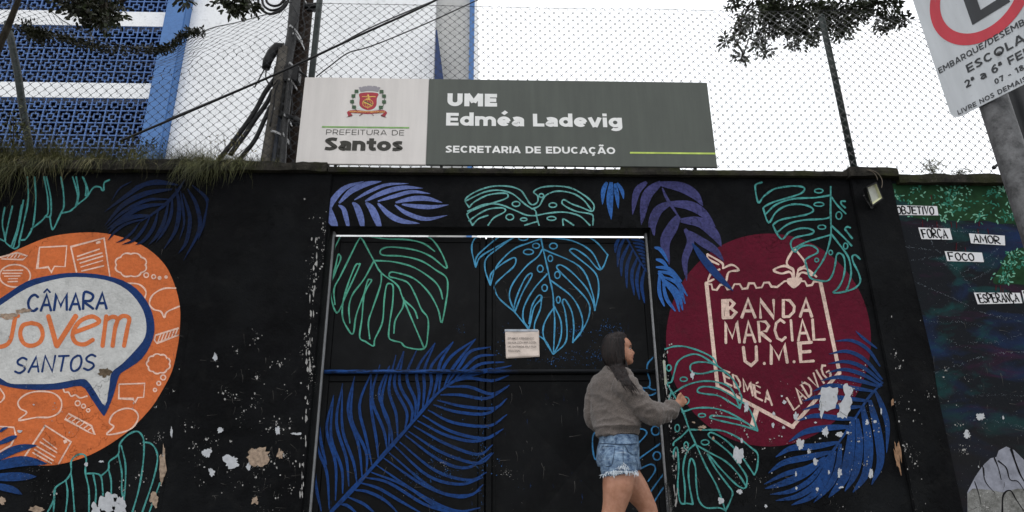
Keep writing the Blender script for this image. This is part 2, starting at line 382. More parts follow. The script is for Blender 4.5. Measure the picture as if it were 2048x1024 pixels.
class Art:
    """thin coats of paint on a vertical plane y = Y; lvl = coat number"""
    def __init__(s, Y=0.0, lvl=1, split=None): s.Y = Y; s.v = []; s.f = []; s.y = Y - .0009 * lvl; s.i = 0; s.split = split; s.f2 = []
    def pt(s, q, dy=0):
        p = P(q[0], q[1], s.y - dy)
        if s.Y == .10: p.z = min(p.z, 2.648); p.x = max(-1.272, min(p.x, 1.332))      # the coat ends at the edge of the gate
        elif s.Y == 0 and -1.322 < p.x < 1.375:                                   # and at the edge of the opening
            if p.z > 2.4: p.z = max(p.z, 2.707)
            elif p.x > 0: p.x = 1.377
        s.v.append(p); return len(s.v) - 1
    def stroke(s, pts, wd=3.2, z=None, closed=False, taper=(1, 1), smooth=True, mid=None, wob=.17):
        pts = [z(q) if z else q for q in pts]
        c = catmull(pts, closed) if smooth else [Vector(q) for q in pts]
        if not smooth and closed: c = c + [c[0]]
        if closed and smooth: c = c + [c[0]]
        c2 = [c[0]]
        for q in c[1:]:
            if (q - c2[-1]).length > .25: c2.append(q)
        c = c2; n = len(c)
        if n < 2: return s
        s.i += 1; L = []; ph = uni(0, 9)
        for i in range(n):
            a = c[max(i - 1, 0)]; b = c[min(i + 1, n - 1)]
            if closed and i in (0, n - 1): a = c[-2]; b = c[1]
            t = b - a; t = t.normalized() if t.length > 1e-6 else Vector((1, 0)); nn = Vector((-t.y, t.x)); u = i / (n - 1)
            wv = wd * (taper[0] + (taper[1] - taper[0]) * u) * (1 + wob * math.sin(ph + i * .9))
            if mid is not None: wv = wd * (taper[0] * (1 - u) + taper[1] * u + mid * math.sin(math.pi * u) ** .8)
            if n > 2 and 0 < i < n - 1:
                d1 = (c[i] - c[i - 1]).normalized(); d2 = (c[i + 1] - c[i]).normalized(); k = max(.55, abs(d1.dot(nn.orthogonal() if False else t))); wv /= k
            L.append((c[i] + nn * wv / 2, c[i] - nn * wv / 2))
        dy0 = (s.i % 12) * .00006
        ids = [(s.pt(a, dy0 + i * .000006), s.pt(b, dy0 + i * .000006)) for i, (a, b) in enumerate(L)]
        for i in range(len(ids) - 1):
            fc = (ids[i][0], ids[i][1], ids[i + 1][1], ids[i + 1][0])
            if s.split is not None and s.v[fc[0]].x > s.split: s.f2.append(fc)
            else: s.f.append(fc)
        if not closed and wd > 2 and taper[0] > .5:
            s.cap(c[0], c[0] - c[1], L[0], dy0)
        if not closed and wd > 2 and taper[1] > .5: s.cap(c[-1], c[-1] - c[-2], L[-1], dy0 + n * .000006)
        return s
    def cap(s, c, d, ab, dy):
        d = d.normalized() * (ab[0] - ab[1]).length * .38; a, b = ab
        ids = [s.pt(a, dy), s.pt(a.lerp(b, .15) + d * .7, dy), s.pt(a.lerp(b, .5) + d, dy), s.pt(a.lerp(b, .85) + d * .7, dy), s.pt(b, dy)]
        (s.f2 if s.split is not None and s.v[ids[0]].x > s.split else s.f).append(tuple(ids))
    def fill(s, pts, z=None, smooth=True, closed=True, n=5):
        pts = [z(q) if z else q for q in pts]; c = catmull(pts, True, n) if smooth else [Vector(q) for q in pts]
        s.i += 1; dy = (s.i % 12) * .00006; k = [s.pt(q, dy) for q in c]
        for t in tessellate_polygon([[Vector((q[0], q[1], 0)) for q in c]]): s.f.append(tuple(k[i] for i in t))
        return s
    def oval(s, cx, cy, rx, ry, wd=3, z=None, rot=0, fill=False):
        pts = []
        for i in range(10):
            g = 2 * math.pi * i / 10; x = rx * math.cos(g); y = ry * math.sin(g)
            pts.append((cx + x * math.cos(rot) - y * math.sin(rot), cy + x * math.sin(rot) + y * math.cos(rot)))
        return s.fill(pts, z) if fill else s.stroke(pts, wd, z, closed=True, wob=.05)
    def leaf(s, pts, wd, z=None, t0=.25, t1=.04):
        k = z.k if z else 1; return s.stroke(pts, wd / k, z, taper=(t0, t1), mid=.85)
    def face_fix(s, fs):
        out = []
        for f in fs:
            a, b, c = s.v[f[0]], s.v[f[1]], s.v[f[2]]
            out.append(f if (b - a).cross(c - a).y <= 0 else tuple(reversed(f)))
        return out
    def out(s, name, mat, parent, parent2=None):
        o = None
        if s.f: o = s._mk(name, s.face_fix(s.f), mat, parent)
        if s.f2: s._mk(name, s.face_fix(s.f2), mat, parent2)
        return o
    def _mk(s, name, fs, mat, parent):
        used = sorted({i for f in fs for i in f}); mp = {i: k for k, i in enumerate(used)}
        return pyd(name, [s.v[i] for i in used], [tuple(mp[i] for i in f) for f in fs], mat, parent)

# hand-lettering strokes in a unit box
GL = {
 'A': [[(0, 0), (.5, 1), (1, 0)], [(.18, .36), (.84, .36)]],
 'B': [[(0, 0), (0, 1), (.6, .98), (.85, .8), (.6, .55), (0, .52)], [(.6, .53), (.98, .3), (.65, .02), (0, 0)]],
 'C': [[(.95, .85), (.6, 1), (.2, .85), (.02, .5), (.2, .12), (.6, 0), (.95, .15)]],
 'D': [[(0, 0), (0, 1), (.55, .95), (.95, .6), (.9, .3), (.5, .02), (0, 0)]],
 'E': [[(.95, 1), (0, 1), (0, 0), (1, 0)], [(0, .52), (.8, .52)]],
 'F': [[(.95, 1), (0, 1), (0, 0)], [(0, .5), (.75, .5)]],
 'G': [[(.95, .85), (.6, 1), (.2, .85), (.02, .5), (.2, .12), (.6, 0), (.95, .15), (.95, .45), (.6, .45)]],
 'I': [[(.5, 0), (.5, 1)]],
 'J': [[(.2, 1), (1, 1)], [(.75, 1), (.75, .25), (.4, 0), (0, .15)]],
 'L': [[(0, 1), (0, 0), (1, 0)]],
 'M': [[(0, 0), (.1, 1), (.5, .25), (.9, 1), (1, 0)]],
 'N': [[(0, 0), (0, 1), (1, 0), (1, 1)]],
 'O': [[(.5, 1), (.1, .8), (0, .45), (.2, .08), (.55, 0), (.92, .2), (1, .6), (.8, .93), (.5, 1)]],
 'P': [[(0, 0), (0, 1), (.65, .97), (.95, .75), (.65, .48), (0, .45)]],
 'R': [[(0, 0), (0, 1), (.65, .97), (.92, .75), (.65, .5), (.05, .47), (1, 0)]],
 'S': [[(.95, .88), (.5, 1), (.1, .82), (.2, .6), (.8, .42), (.92, .2), (.5, 0), (0, .12)]],
 'T': [[(0, 1), (1, 1)], [(.5, 1), (.5, 0)]],
 'U': [[(0, 1), (.05, .25), (.5, 0), (.95, .25), (1, 1)]],
 'V': [[(0, 1), (.5, 0), (1, 1)]],
 '.': [[(.4, .03), (.6, .03)]], }
CURVY = set('BCDGJOPRSU')
def word(art, txt, o, u, v, wd, gaps=.35, widths=None, jit=.02, ang=False):
    """o = foot of the first letter, u = along to the foot of the last, v = up; per-letter widths"""
    ws = {'I': .25, 'M': 1.25, '.': .25, ' ': .6, 'Ç': 1}; base = {'Â': 'A', 'Ç': 'C', 'É': 'E', 'Ã': 'A'}
    wl = [ws.get(c, 1) for c in txt]; tot = sum(wl) + gaps * (len(txt) - 1); x = 0
    o = Vector(o); u = Vector(u); v = Vector(v)
    for c, wc in zip(txt, wl):
        if c != ' ':
            b = base.get(c, c); jy = uni(-jit, jit); sc = uni(1 - jit, 1 + jit)
            def mp(q): return tuple(o + u * ((x + q[0] * wc) / tot) + v * (q[1] * sc + jy))
            for st in GL[b]:
                art.stroke([mp(q) for q in st], wd, smooth=(b in CURVY and len(st) > 3 and not ang), wob=.05)
            if c == 'Â': art.stroke([mp(q) for q in [(.2, 1.15), (.5, 1.35), (.8, 1.15)]], wd * .8, smooth=False)
            if c == 'É': art.stroke([mp(q) for q in [(.45, 1.2), (.75, 1.35)]], wd * .9, smooth=False)
            if c == 'Ç': art.stroke([mp(q) for q in [(.55, 0), (.6, -.15), (.4, -.22)]], wd * .8, smooth=False)
        x += wc + gaps

def textmesh(body, offset=0.0, space=1.0):
    c = bpy.data.curves.new('t', 'FONT'); c.body = body; c.offset = offset; c.space_character = space; c.resolution_u = 4
    o = bpy.data.objects.new('t', c); COL.objects.link(o)
    me = bpy.data.meshes.new_from_object(o.evaluated_get(bpy.context.evaluated_depsgraph_get())); bpy.data.objects.remove(o)
    return me
def textfit(name, body, org, uv, vv, nv, mat, parent, offset=0.0, space=1.0, shear=0, th=.0015):
    """org = lower left of the ink box, uv / vv = its full width and height vectors, nv = outward"""
    me = textmesh(body, offset, space); xs = [v.co.x for v in me.vertices]; ys = [v.co.y for v in me.vertices]
    x0, x1, y0, y1 = min(xs), max(xs), min(ys), max(ys)
    org, uv, vv, nv = Vector(org), Vector(uv), Vector(vv), Vector(nv).normalized()
    for v in me.vertices:
        v.co = org + uv * ((v.co.x - x0) / (x1 - x0)) + vv * ((v.co.y - y0) / (y1 - y0)) + nv * th
    me.materials.clear(); me.name = name
    return link(name, me, mat, parent)

def arc(cx, cy, rx, ry, a0, a1, n=12): return [(cx + rx * math.cos(math.radians(a0 + (a1 - a0) * i / n)), cy + ry * math.sin(math.radians(a0 + (a1 - a0) * i / n))) for i in range(n + 1)]
def cm(p): return [tuple(q) for q in catmull(p, False, 5)]
def geo(c, T):
    h = T / 2; X = .76
    base = {'Ã': 'A', 'Á': 'A', 'Ç': 'C', 'é': 'e', 'ª': 'a'}.get(c)
    if base:
        w_, st = geo(base, T if c != 'ª' else T * 1.5)
        if c == 'Ã': st = st + [cm([(.2, 1.17), (.34, 1.27), (.5, 1.2), (.66, 1.3)])]
        if c == 'Á': st = st + [[(.38, 1.12), (.55, 1.32)]]
        if c == 'Ç': st = st + [cm([(w_ / 2, 0), (w_ / 2 + .1, -.12), (w_ / 2 - .08, -.22)])]
        if c == 'é': st = st + [[(.30, .95), (.50, 1.16)]]
        if c == 'ª': return w_ * .55, [[(x * .55, y * .55 + .55) for x, y in q] for q in st]
        return w_, st
    ver = lambda x, a=0, b=1: [(x, a), (x, b)]
    hor = lambda y, a, b: [(a, y), (b, y)]
    if c == 'U': W = .84; return W, [[(h, 1), (h, .42)] + arc(W / 2, .42, W / 2 - h, .42 - h, 180, 360)[1:-1] + [(W - h, .42), (W - h, 1)]]
    if c == 'M': W = 1.04; return W, [ver(h), ver(W - h), [(h * 1.1, 1 - h * .2), (W / 2, .30)], [(W - h * 1.1, 1 - h * .2), (W / 2, .30)]]
    if c == 'E': W = .68; return W, [ver(h), hor(1 - h, T, W), hor(h, T, W), hor(.5, T, W * .94)]
    if c == 'F': W = .66; return W, [ver(h), hor(1 - h, T, W), hor(.46, T, W * .92)]
    if c == 'L': W = .62; return W, [ver(h), hor(h, T, W)]
    if c == 'H': W = .8; return W, [ver(h), ver(W - h), hor(.5, T, W - T)]
    if c == 'I': return T, [ver(h)]
    if c == 'T': W = .7; return W, [ver(W / 2, 0, 1 - T), hor(1 - h, 0, W)]
    if c == 'A': W = .88; return W, [[(h * .7, 0), (W / 2 - h * .15, 1)], [(W - h * .7, 0), (W / 2 + h * .15, 1)], hor(.27, .2, W - .2)]
    if c == 'V': W = .86; return W, [[(h * .7, 1), (W / 2 - h * .1, 0)], [(W - h * .7, 1), (W / 2 + h * .1, 0)]]
    if c == 'N': W = .84; return W, [ver(h), ver(W - h), [(h, 1 - h * .3), (W - h, h * .3)]]
    if c == 'D': W = .84; return W, [ver(h), [(T, 1 - h), (.38, 1 - h)] + arc(.38, .5, W - h - .38, .5 - h, 90, -90)[1:] + [(T, h)]]
    if c in 'PRB':
        W = .74; m_ = .40 if c != 'B' else .5
        st = [ver(h), [(T, 1 - h), (.40, 1 - h)] + arc(.40, (1 - h + m_) / 2, W - h - .40 - (.03 if c == 'B' else 0), (1 - h - m_) / 2, 90, -90)[1:] + [(T, m_)]]
        if c == 'R': st.append([(.38, m_), (W - h * .8, 0)])
        if c == 'B': st.append([(.40, m_)] + arc(.40, (m_ + h) / 2, W - h - .40, (m_ - h) / 2, 90, -90)[1:] + [(T, h)])
        return W, st
    if c in 'CG':
        W = .84; st = [arc(W / 2 + .01, .5, W / 2 - h, .5 - h, 42, 318, 20)]
        if c == 'G': st.append([(W / 2 + .05, .47), (W - h, .47), (W - h, .15)])
        return W, st
    if c in 'OQ0':
        W = .92 if c != '0' else .62; st = [arc(W / 2, .5, W / 2 - h, .5 - h, 0, 360, 24)]
        if c == 'Q': st.append([(W * .55, .25), (W - .02, -.05)])
        return W, st
    if c == 'J': W = .56; return W, [[(W - h, 1), (W - h, .3)] + arc(W / 2, .3, W / 2 - h, .3 - h, 0, -150)[1:]]
    if c == 'S': W = .70; return W, [cm([(W - .07, .84), (W * .5, 1 - h), (h + .02, .74), (W * .5, .5), (W - h - .01, .27), (W * .48, h), (.05, .16)])]
    if c == 's': W = .58; return W, [[(x * .82, y * X) for x, y in cm([(W / .82 - .07, .82), (W * .6, 1 - h * 1.25), (h + .05, .72), (W * .6, .5), (W / .82 - h - .04, .28), (W * .55, h * 1.25), (.05, .18)])]]
    if c == 'o': W = .74; return W, [arc(W / 2, X / 2, W / 2 - h, X / 2 - h, 0, 360, 22)]
    if c == 'e': W = .72; return W, [arc(W / 2, X / 2, W / 2 - h, X / 2 - h, 0, 315, 20), hor(X / 2 - .01, T * .8, W - h * .6)]
    if c in 'dg':
        W = .74; st = [arc(W / 2 - .01, X / 2, W / 2 - h - .01, X / 2 - h, 0, 360, 22)]
        st.append(ver(W - h, 0, 1.05) if c == 'd' else [(W - h, X), (W - h, .02)] + arc(W / 2, .02, W / 2 - h, .2, 0, -140)[1:]); return W, st
    if c in 'mn':
        W = 1.14 if c == 'm' else .70; xs = [h, W / 2, W - h] if c == 'm' else [h, W - h]; st = [ver(h, 0, X)]
        for a_, b_ in zip(xs, xs[1:]): st.append(arc((a_ + b_) / 2, .40, (b_ - a_) / 2, X - h - .40, 180, 0) + [(b_, 0)])
        return W, st
    if c == 'a': W = .66; return W, [cm([(.08, X - T * .75), (W * .45, X - h), (W - h - .02, X * .72), (W - h, X * .4)]) + [(W - h, 0)], cm([(W - T, X * .52), (W * .42, X * .54), (h * .9, X * .28), (W * .42, h * .85), (W - T, X * .26)])]
    if c == 'v': W = .72; return W, [[(h * .7, X), (W / 2 - h * .1, 0)], [(W - h * .7, X), (W / 2 + h * .1, 0)]]
    if c == 'i': return T * 1.05, [ver(h, 0, X), ver(h, .86, .86 + T * .95)]
    if c == 't': W = .50; return W, [[(.12 + h, .96), (.12 + h, .24)] + cm([(.12 + h, .24), (.20 + h, h), (W, h + .02)])[1:], hor(X - h, 0, W)]
    if c == '1': W = .42; return W, [ver(W - h), [(W - h, 1 - h * .4), (.03, .78)]]
    if c == '2': W = .62; return W, [cm([(.05, .76), (.3, 1 - h), (W - h, .72), (.36, .34), (.06, h * 1.2)]), hor(h, .04, W)]
    if c == '6': W = .66; return W, [arc(W / 2, .33, W / 2 - h, .33 - h, 0, 360, 20), cm([(W - .08, .9), (.38, 1 - h), (h + .02, .6), (h, .33)])]
    if c == '7': W = .6; return W, [hor(1 - h, 0, W), [(W - h, 1 - h), (.22, 0)]]
    if c == '8': W = .64; return W, [arc(W / 2, .28, W / 2 - h, .28 - h, 0, 360, 18), arc(W / 2, .76, W / 2 - h - .02, .24 - h, 0, 360, 18)]
    if c == '-': return .36, [hor(.38, 0, .36)]
    if c == '/': return .42, [[(.02, -.05), (.40, 1.05)]]
    return .34, []
def geotext(name, txt, T, org, uv, vv, nv, mat, parent, space=.12, th=.002):
    'text from even strokes: org = foot of first letter, uv = full width, vv = cap height'
    org, uv, vv, nv = Vector(org), Vector(uv), Vector(vv), Vector(nv).normalized(); x = 0; L = []
    for c in txt:
        w_, st = geo(c, T); L += [[(x + p_[0], p_[1]) for p_ in q] for q in st]; x += w_ + space
    tot = x - space; vs = []; fs = []
    for i, pl in enumerate(L):
        pl = [Vector(q) for q in pl]; pl = [q for k, q in enumerate(pl) if k == 0 or (q - pl[k - 1]).length > 1e-4]; n_ = len(pl); closed = (pl[0] - pl[-1]).length < 1e-3; k0 = len(vs)
        for k in range(n_):
            a_ = pl[max(k - 1, 0)] if not (closed and k == 0) else pl[-2]; b_ = pl[min(k + 1, n_ - 1)] if not (closed and k == n_ - 1) else pl[1]
            t = (b_ - a_).normalized(); nn = Vector((-t.y, t.x)); d1 = (pl[k] - a_); kk = 1 if d1.length < 1e-6 else max(.7, abs(d1.normalized().dot(t)))
            for sg in (1, -1):
                q = pl[k] + nn * sg * T / 2 / kk; vs.append(org + uv * (q.x / tot) + vv * q.y + nv * (th + (i % 5) * .0001))
        for k in range(n_ - 1): fs.append((k0 + 2 * k, k0 + 2 * k + 1, k0 + 2 * k + 3, k0 + 2 * k + 2))
    return pyd(name, vs, fs, mat, parent)

# ------------------------------------------------------------------ ground
kind(B().box(-60, 60, -14, 90, -.30, -.145).out('road', M['asphalt']), 'structure')
sw = kind(B().box(-60, 60, -3.8, 0.0, -.14, 0).out('sidewalk', None), 'structure'); sw.data.materials.append(M['sidewalk'])
kind(B().box(-60, 60, 0.21, 60, -.14, 0.0).out('school_yard_ground', M['sidewalk']), 'structure')
kind(B().box(-60, 60, -3.95, -3.805, -.14, 0.003).out('kerb', M['coping']), 'structure')
kind(B().box(-400, 400, -400, 400, -.5, -.31).out('ground', M['asphalt']), 'structure')
kind(B().box(-60, 60, -18, -14.005, -.30, 0).out('far_sidewalk', M['sidewalk']), 'structure')
kind(B().box(-60, 60, -8.7, -8.6, -.144, -.140).out('road_marking', M['white_line']), 'structure')

# ------------------------------------------------------------------ wall
TOP = 3.18
XL, XR, GZ = -1.322, 1.375, 2.705       # gate opening
wall = thing('boundary_wall', 'long black street wall covered in painted leaves, badges and lettering', 'wall')
def roughbox(x0, x1, y0, y1, z0, z1): return B().box(x0, x1, y0, y1, z0, z1)
roughbox(-8, -2.32, 0, .2, 0, TOP).out('wall_panel', M['black'], wall)
bevel(roughbox(-2.32, XL, -.018, .2, 0, TOP).out('pillar', M['black'], wall), .006)
roughbox(XL, XR, 0, .2, GZ, TOP).out('lintel', M['black'], wall)
roughbox(XR, 3.15, 0, .2, 0, TOP).out('wall_panel', M['black'], wall)
bevel(roughbox(3.15, 3.52, -.03, .2, 0, TOP - .01).out('pillar', M['black'], wall), .008)
roughbox(3.52, 9, 0.0, .2, 0, TOP - .06).out('wall_panel', M['black'], wall)
def coping(x0, x1, z0, z1, yf, seed, amp=.012):
    random.seed(seed); n = int((x1 - x0) / .05); vs = []; fs = []
    for i in range(n + 1):
        x = x0 + (x1 - x0) * i / n
        for (y, z) in ((yf, z0), (yf - .004, (z0 + z1) / 2), (yf, z1), (.1, z1 + .004), (.21, z1), (.21, z0)):
            vs.append((x, y + noise.noise(Vector((x * 7, y * 9, seed))) * amp * 1.2 + uni(-.15, .15) * amp, z + (noise.noise(Vector((x * 5, z * 9, seed + 5))) * 1.6 + uni(-.25, .25)) * amp * (1 if z > z0 + .01 else .35)))
    for i in range(n):
        for j in range(6):
            j2 = (j + 1) % 6; fs.append((i * 6 + j, (i + 1) * 6 + j, (i + 1) * 6 + j2, i * 6 + j2))
    fs.append(tuple(range(6))); fs.append(tuple(n * 6 + j for j in range(6))[::-1])
    return pyd('coping', vs, fs, M['coping'], wall)
coping(-8, -1.36, TOP, TOP + .085, -.07, 3, .016)
coping(-1.35, 3.12, TOP, TOP + .046, -.05, 4, .005)
coping(3.13, 3.56, TOP - .01, TOP + .068, -.08, 5)
coping(3.57, 9, TOP - .06, TOP + .022, -.06, 6, .014)
M['jamb'] = paint('worn_jamb_paint', (.005, .0055, .006), .8, .10, wear=3.5)
B().box(XL + .001, XL + .010, .002, .19, 0, GZ).out('door_jamb', M['jamb'], wall)
B().box(XR - .010, XR - .001, .002, .19, 0, GZ).out('door_jamb', M['jamb'], wall)
# thin vertical score in the render left of the pillar
Art(0, 1).stroke([(424, 380), (386, 640), (362, 800)], 1.0, smooth=False).out('render_joint', simple('score_line', (.06, .055, .05), .9), wall)

# ------------------------------------------------------------------ gate: frame and two leaves
GY = .10
frame = wall
B().box(XL + .024, XL + .038, GY - .012, GY + .05, 0, GZ - .012).out('gate_frame', M['steelwhite'], frame)
B().box(XR - .032, XR - .018, GY - .012, GY + .05, 0, GZ - .012).out('gate_frame', M['steelwhite'], frame)
SEAM = -.012
def leaf_obj(x0, x1, label, hinge):
    g = thing('gate_leaf', label, 'gate', (hinge, GY, 0.02), 'two leaves of the black street gate')
    zt = GZ - .052
    b = B()
    for (a, c, d, e) in ((x0, x0 + .045, .02, zt), (x1 - .045, x1, .02, zt)): b.box(a, c, GY, GY + .04, d, e)
    for d in (.02, 1.44, zt - .05): b.box(x0 + .0455, x1 - .0455, GY, GY + .04, d, d + .05)
    bevel(b.out('stile', M['gate'], g), .004, 1)
    B().box(x0 + .050, x1 - .050, GY + .001, GY + .012, 1.495, zt - .055).out('panel', M['gate'], g)
    # lower panel pressed inwards to a shallow point
    xa, xb, za, zb = x0 + .050, x1 - .050, .075, 1.435; xm, zm = (xa + xb) / 2, (za + zb) / 2
    pyd('panel', [(xa, GY + .001, za), (xb, GY + .001, za), (xb, GY + .001, zb), (xa, GY + .001, zb), (xm, GY + (.012 if hinge < 0 else .06), zm)], [(0, 1, 4), (1, 2, 4), (2, 3, 4), (3, 0, 4)], M['gate'], g)
    B().box(x0 + .002, x1 - .002, GY + .0605, GY + .07, .02, zt - .001).out('backing_sheet', M['gate'], g)  # added behind the leaf to block light showing through its gaps
    B().tube([(x0 + .01, GY - .025, 1.513), (x1 - .01, GY - .025, 1.513)], .016, 12).out('rail', M['rail'], g, True)
    return g
gl = leaf_obj(XL + .042, -.02, 'left leaf of the black gate painted with a green outlined leaf and blue fern', XL + .04)
gr = leaf_obj(-.008, XR - .036, 'right leaf of the black gate behind the woman, with the paper notice', XR - .036)
B().box(-.045, -.006, GY + .051, GY + .06, .02, GZ - .05).out('cover_strip', M['gate'], gl)
B().box(.055, .062, GY - .006, GY - .001, .02, GZ - .05).out('cover_strip', M['gate'], gr)

# ------------------------------------------------------------------ mural: orange badge
disc = Art(0, 1).fill([(0, 517), (40, 497), (95, 475), (150, 466), (205, 466), (255, 478), (295, 497), (330, 530), (350, 572), (360, 616), (359, 665), (354, 700), (344, 742), (325, 780), (302, 816), (265, 855),
    (225, 885), (180, 910), (135, 925), (96, 931), (50, 928), (-20, 912), (-80, 860), (-118, 780), (-125, 690), (-105, 600), (-60, 545)]).out('painted_disc', M['orange'], wall)
disc['label'] = 'orange painted disc behind the speech bubble'
a = Art(0, 2)
d = lambda pts, wd=3.1, z=ZA, **k: a.stroke(pts, wd, z, smooth=k.get('s', False), closed=k.get('c', False))
d([(225, 440), (380, 432), (370, 550), (310, 548), (292, 582), (275, 552), (212, 560)], c=True)
d([(435, 580), (403, 437), (592, 387), (625, 605)])
for l in ([(440, 492), (565, 450)], [(440, 512), (580, 472)], [(455, 530), (585, 490)], [(460, 552), (585, 515)], [(465, 575), (590, 545)]): d(l, 2.6)
a.fill([(545, 408), (570, 402), (573, 415), (548, 422)], ZA, smooth=False)
def scallop(cx, cy, rx, ry, n, z, ph=0, bump=.13, wd=3.1, a0=0, a1=2 * math.pi):
    pts = []
    for i in range(n * 6 + 1):
        g = a0 + (a1 - a0) * i / (n * 6); r = 1 + bump * abs(math.sin(g * n / 2 + ph)); pts.append((cx + rx * r * math.cos(g), cy + ry * r * math.sin(g)))
    a.stroke(pts, wd, z, smooth=False)
scallop(745, 540, 82, 62, 8, ZA)
for q in ((832, 598, 13), (874, 607, 11)): a.oval(q[0], q[1], q[2], q[2], 2.6, ZA)
for q in ((908, 614, 11), (945, 609, 10)): a.oval(q[0], q[1], q[2], q[2], 2, ZA, fill=True)
a.oval(85, 602, 88, 64, 3, ZA)
for l in ([(20, 572), (130, 570)], [(15, 588), (125, 588)], [(25, 604), (115, 603)], [(50, 619), (100, 618)], [(45, 636), (100, 634)]): d(l, 2.4)
d([(-10, 500), (100, 470), (155, 490), (130, 510), (10, 506)]); 
for k in range(4): d([(40 + k * 20, 500), (60 + k * 18, 480)], 2)
d([(720, 645), (790, 650), (830, 690), (820, 740)], s=True)
d([(1000, 672), (930, 675), (870, 710), (850, 760), (875, 793), (915, 805), (935, 840), (950, 808), (1020, 775)], s=True)
d([(1015, 900), (885, 940), (878, 968), (892, 985), (1015, 940)])
for k in range(6): d([(900 + k * 19, 975 - k * 6), (915 + k * 19, 935 - k * 6)], 2.2)
scallop(892, 190, 60, 50, 9, ZB)
for q in ((918, 267, 14), (893, 300, 11), (872, 337, 9)): a.oval(q[0], q[1], q[2], q[2], 2.6, ZB)
d([(670, 305), (815, 300), (808, 378), (775, 380), (760, 408), (750, 388), (668, 385)], z=ZB, c=True)
d([(150, 465), (112, 440), (103, 400), (150, 360), (220, 345), (300, 355), (345, 400), (335, 460), (280, 490), (205, 492), (105, 508)], z=ZB, s=True, c=True)
d([(355, 330), (365, 350), (385, 350), (400, 372), (425, 365), (450, 382), (490, 372)], z=ZB, s=True)
for q in ((437, 412, 14), (470, 428, 11), (496, 452, 9)): a.oval(q[0], q[1], q[2], q[2], 2.6, ZB)
d([(385, 470), (365, 500), (500, 575), (532, 588), (515, 540)], z=ZB, c=True)
for k in range(6): d([(385 + k * 22, 500 + k * 13), (405 + k * 22, 485 + k * 13)], 2.2, ZB)
d([(640, 545), (615, 520), (640, 470), (700, 442), (755, 450), (778, 490), (750, 545), (690, 575), (600, 588)], z=ZB, s=True, c=True)
d([(130, 725), (255, 538), (400, 630), (330, 752)], z=ZB)
for l in ([(240, 610), (320, 670)], [(225, 630), (320, 690)], [(200, 650), (310, 715)], [(195, 672), (300, 735)], [(185, 690), (290, 750)]): d(l, 2.6, ZB)
a.fill([(355, 622), (372, 615), (380, 632), (362, 640)], ZB, smooth=False)
d([(-20, 542), (78, 548), (88, 590), (62, 648), (-10, 690)], z=ZB)
d([(0, 330), (25, 370), (10, 400), (-10, 410)], z=ZB, s=True)
a.out('painted_doodles', M['doodle'], disc)
Art(0, 3).fill([(0, 597), (53, 563), (105, 550), (151, 545.6), (211, 551), (260, 568), (292, 600), (307.6, 639), (306, 677), (284, 717), (250, 741), (238, 752), (227, 790), (211, 828), (204, 828), (182, 796), (162, 772), (117, 779), (53, 779), (0, 769), (-50, 745), (-80, 690), (-60, 630)], n=3).out('speech_bubble_rim', M['navy'], disc)
bub = Art(0, 4).fill([(0, 611), (53, 577), (105, 560), (151, 554), (211, 560), (253, 579), (281, 611), (292, 642), (290, 674), (271, 700), (245, 727), (228, 740), (221, 752), (218, 775), (210, 811), (192, 786), (176, 763), (160, 758), (107, 767), (53, 768), (21, 767), (0, 756), (-36, 735), (-66, 688), (-46, 640)], n=3).out('speech_bubble', M['white'], disc)
a = Art(0, 5); word(a, 'CÂMARA', (55, 622), (158, -5), (2, -32), 5.2, gaps=.3); word(a, 'SANTOS', (29, 746), (158, -6), (6, -31), 4.4, gaps=.35); a.out('lettering', M['navy'], disc)
a = Art(0, 5)
for l in ([(20, 832), (105, 830)], [(88, 830), (75, 900), (62, 960), (40, 992), (0, 1006), (-40, 1000)], [(178, 870), (130, 885), (115, 935), (135, 985), (178, 1000), (225, 980), (243, 935), (225, 885), (178, 870)],
          [(420, 925), (555, 872), (548, 842), (510, 835), (450, 865), (413, 930), (430, 980), (480, 992), (530, 965)], [(605, 830), (596, 900), (583, 1003)],
          [(600, 855), (640, 835), (668, 850), (655, 900), (640, 1003)], [(665, 855), (700, 830), (735, 845), (725, 900), (705, 1003)]):
    a.stroke(l, 8.5, ZA, wob=.04)
a.stroke([(275, 830), (322, 1000)], 9, ZA, smooth=False); a.stroke([(322, 1003), (432, 830)], 9, ZA, smooth=False); a.out('lettering', M['letter_orange'], disc)

# leaves on the left
a = Art(0, 1)
for l in ([(0, 930), (45, 940), (20, 800), (40, 660)], [(105, 650), (60, 850), (45, 950), (100, 1000), (130, 1012), (160, 990), (165, 940)], [(185, 640), (150, 830), (95, 1000)], [(200, 600), (165, 800), (115, 1000)], [(235, 400), (240, 600), (200, 800), (165, 950)],
          [(295, 400), (305, 600), (285, 800), (260, 870), (220, 930), (180, 940)], [(265, 845), (350, 780), (385, 740), (410, 700), (405, 560), (375, 400)], [(385, 740), (425, 738), (437, 690), (430, 560), (395, 400)],
          [(425, 740), (440, 830), (460, 838), (520, 710), (545, 650), (540, 520), (520, 400)], [(520, 710), (590, 695), (625, 670), (650, 640), (660, 540), (620, 400)], [(652, 640), (665, 600), (670, 520), (650, 400)],
          [(655, 640), (740, 570), (748, 500), (705, 400)], [(730, 560), (735, 480), (715, 410)], [(745, 565), (800, 490), (855, 488), (872, 515), (885, 510), (890, 450), (935, 425)]):
    a.stroke(l, 3.2, ZB4)
lf = a.out('painted_leaf', M['teal'], wall); lf['label'] = 'teal outlined leaf under the grass at top left'
a = Art(0, 6)
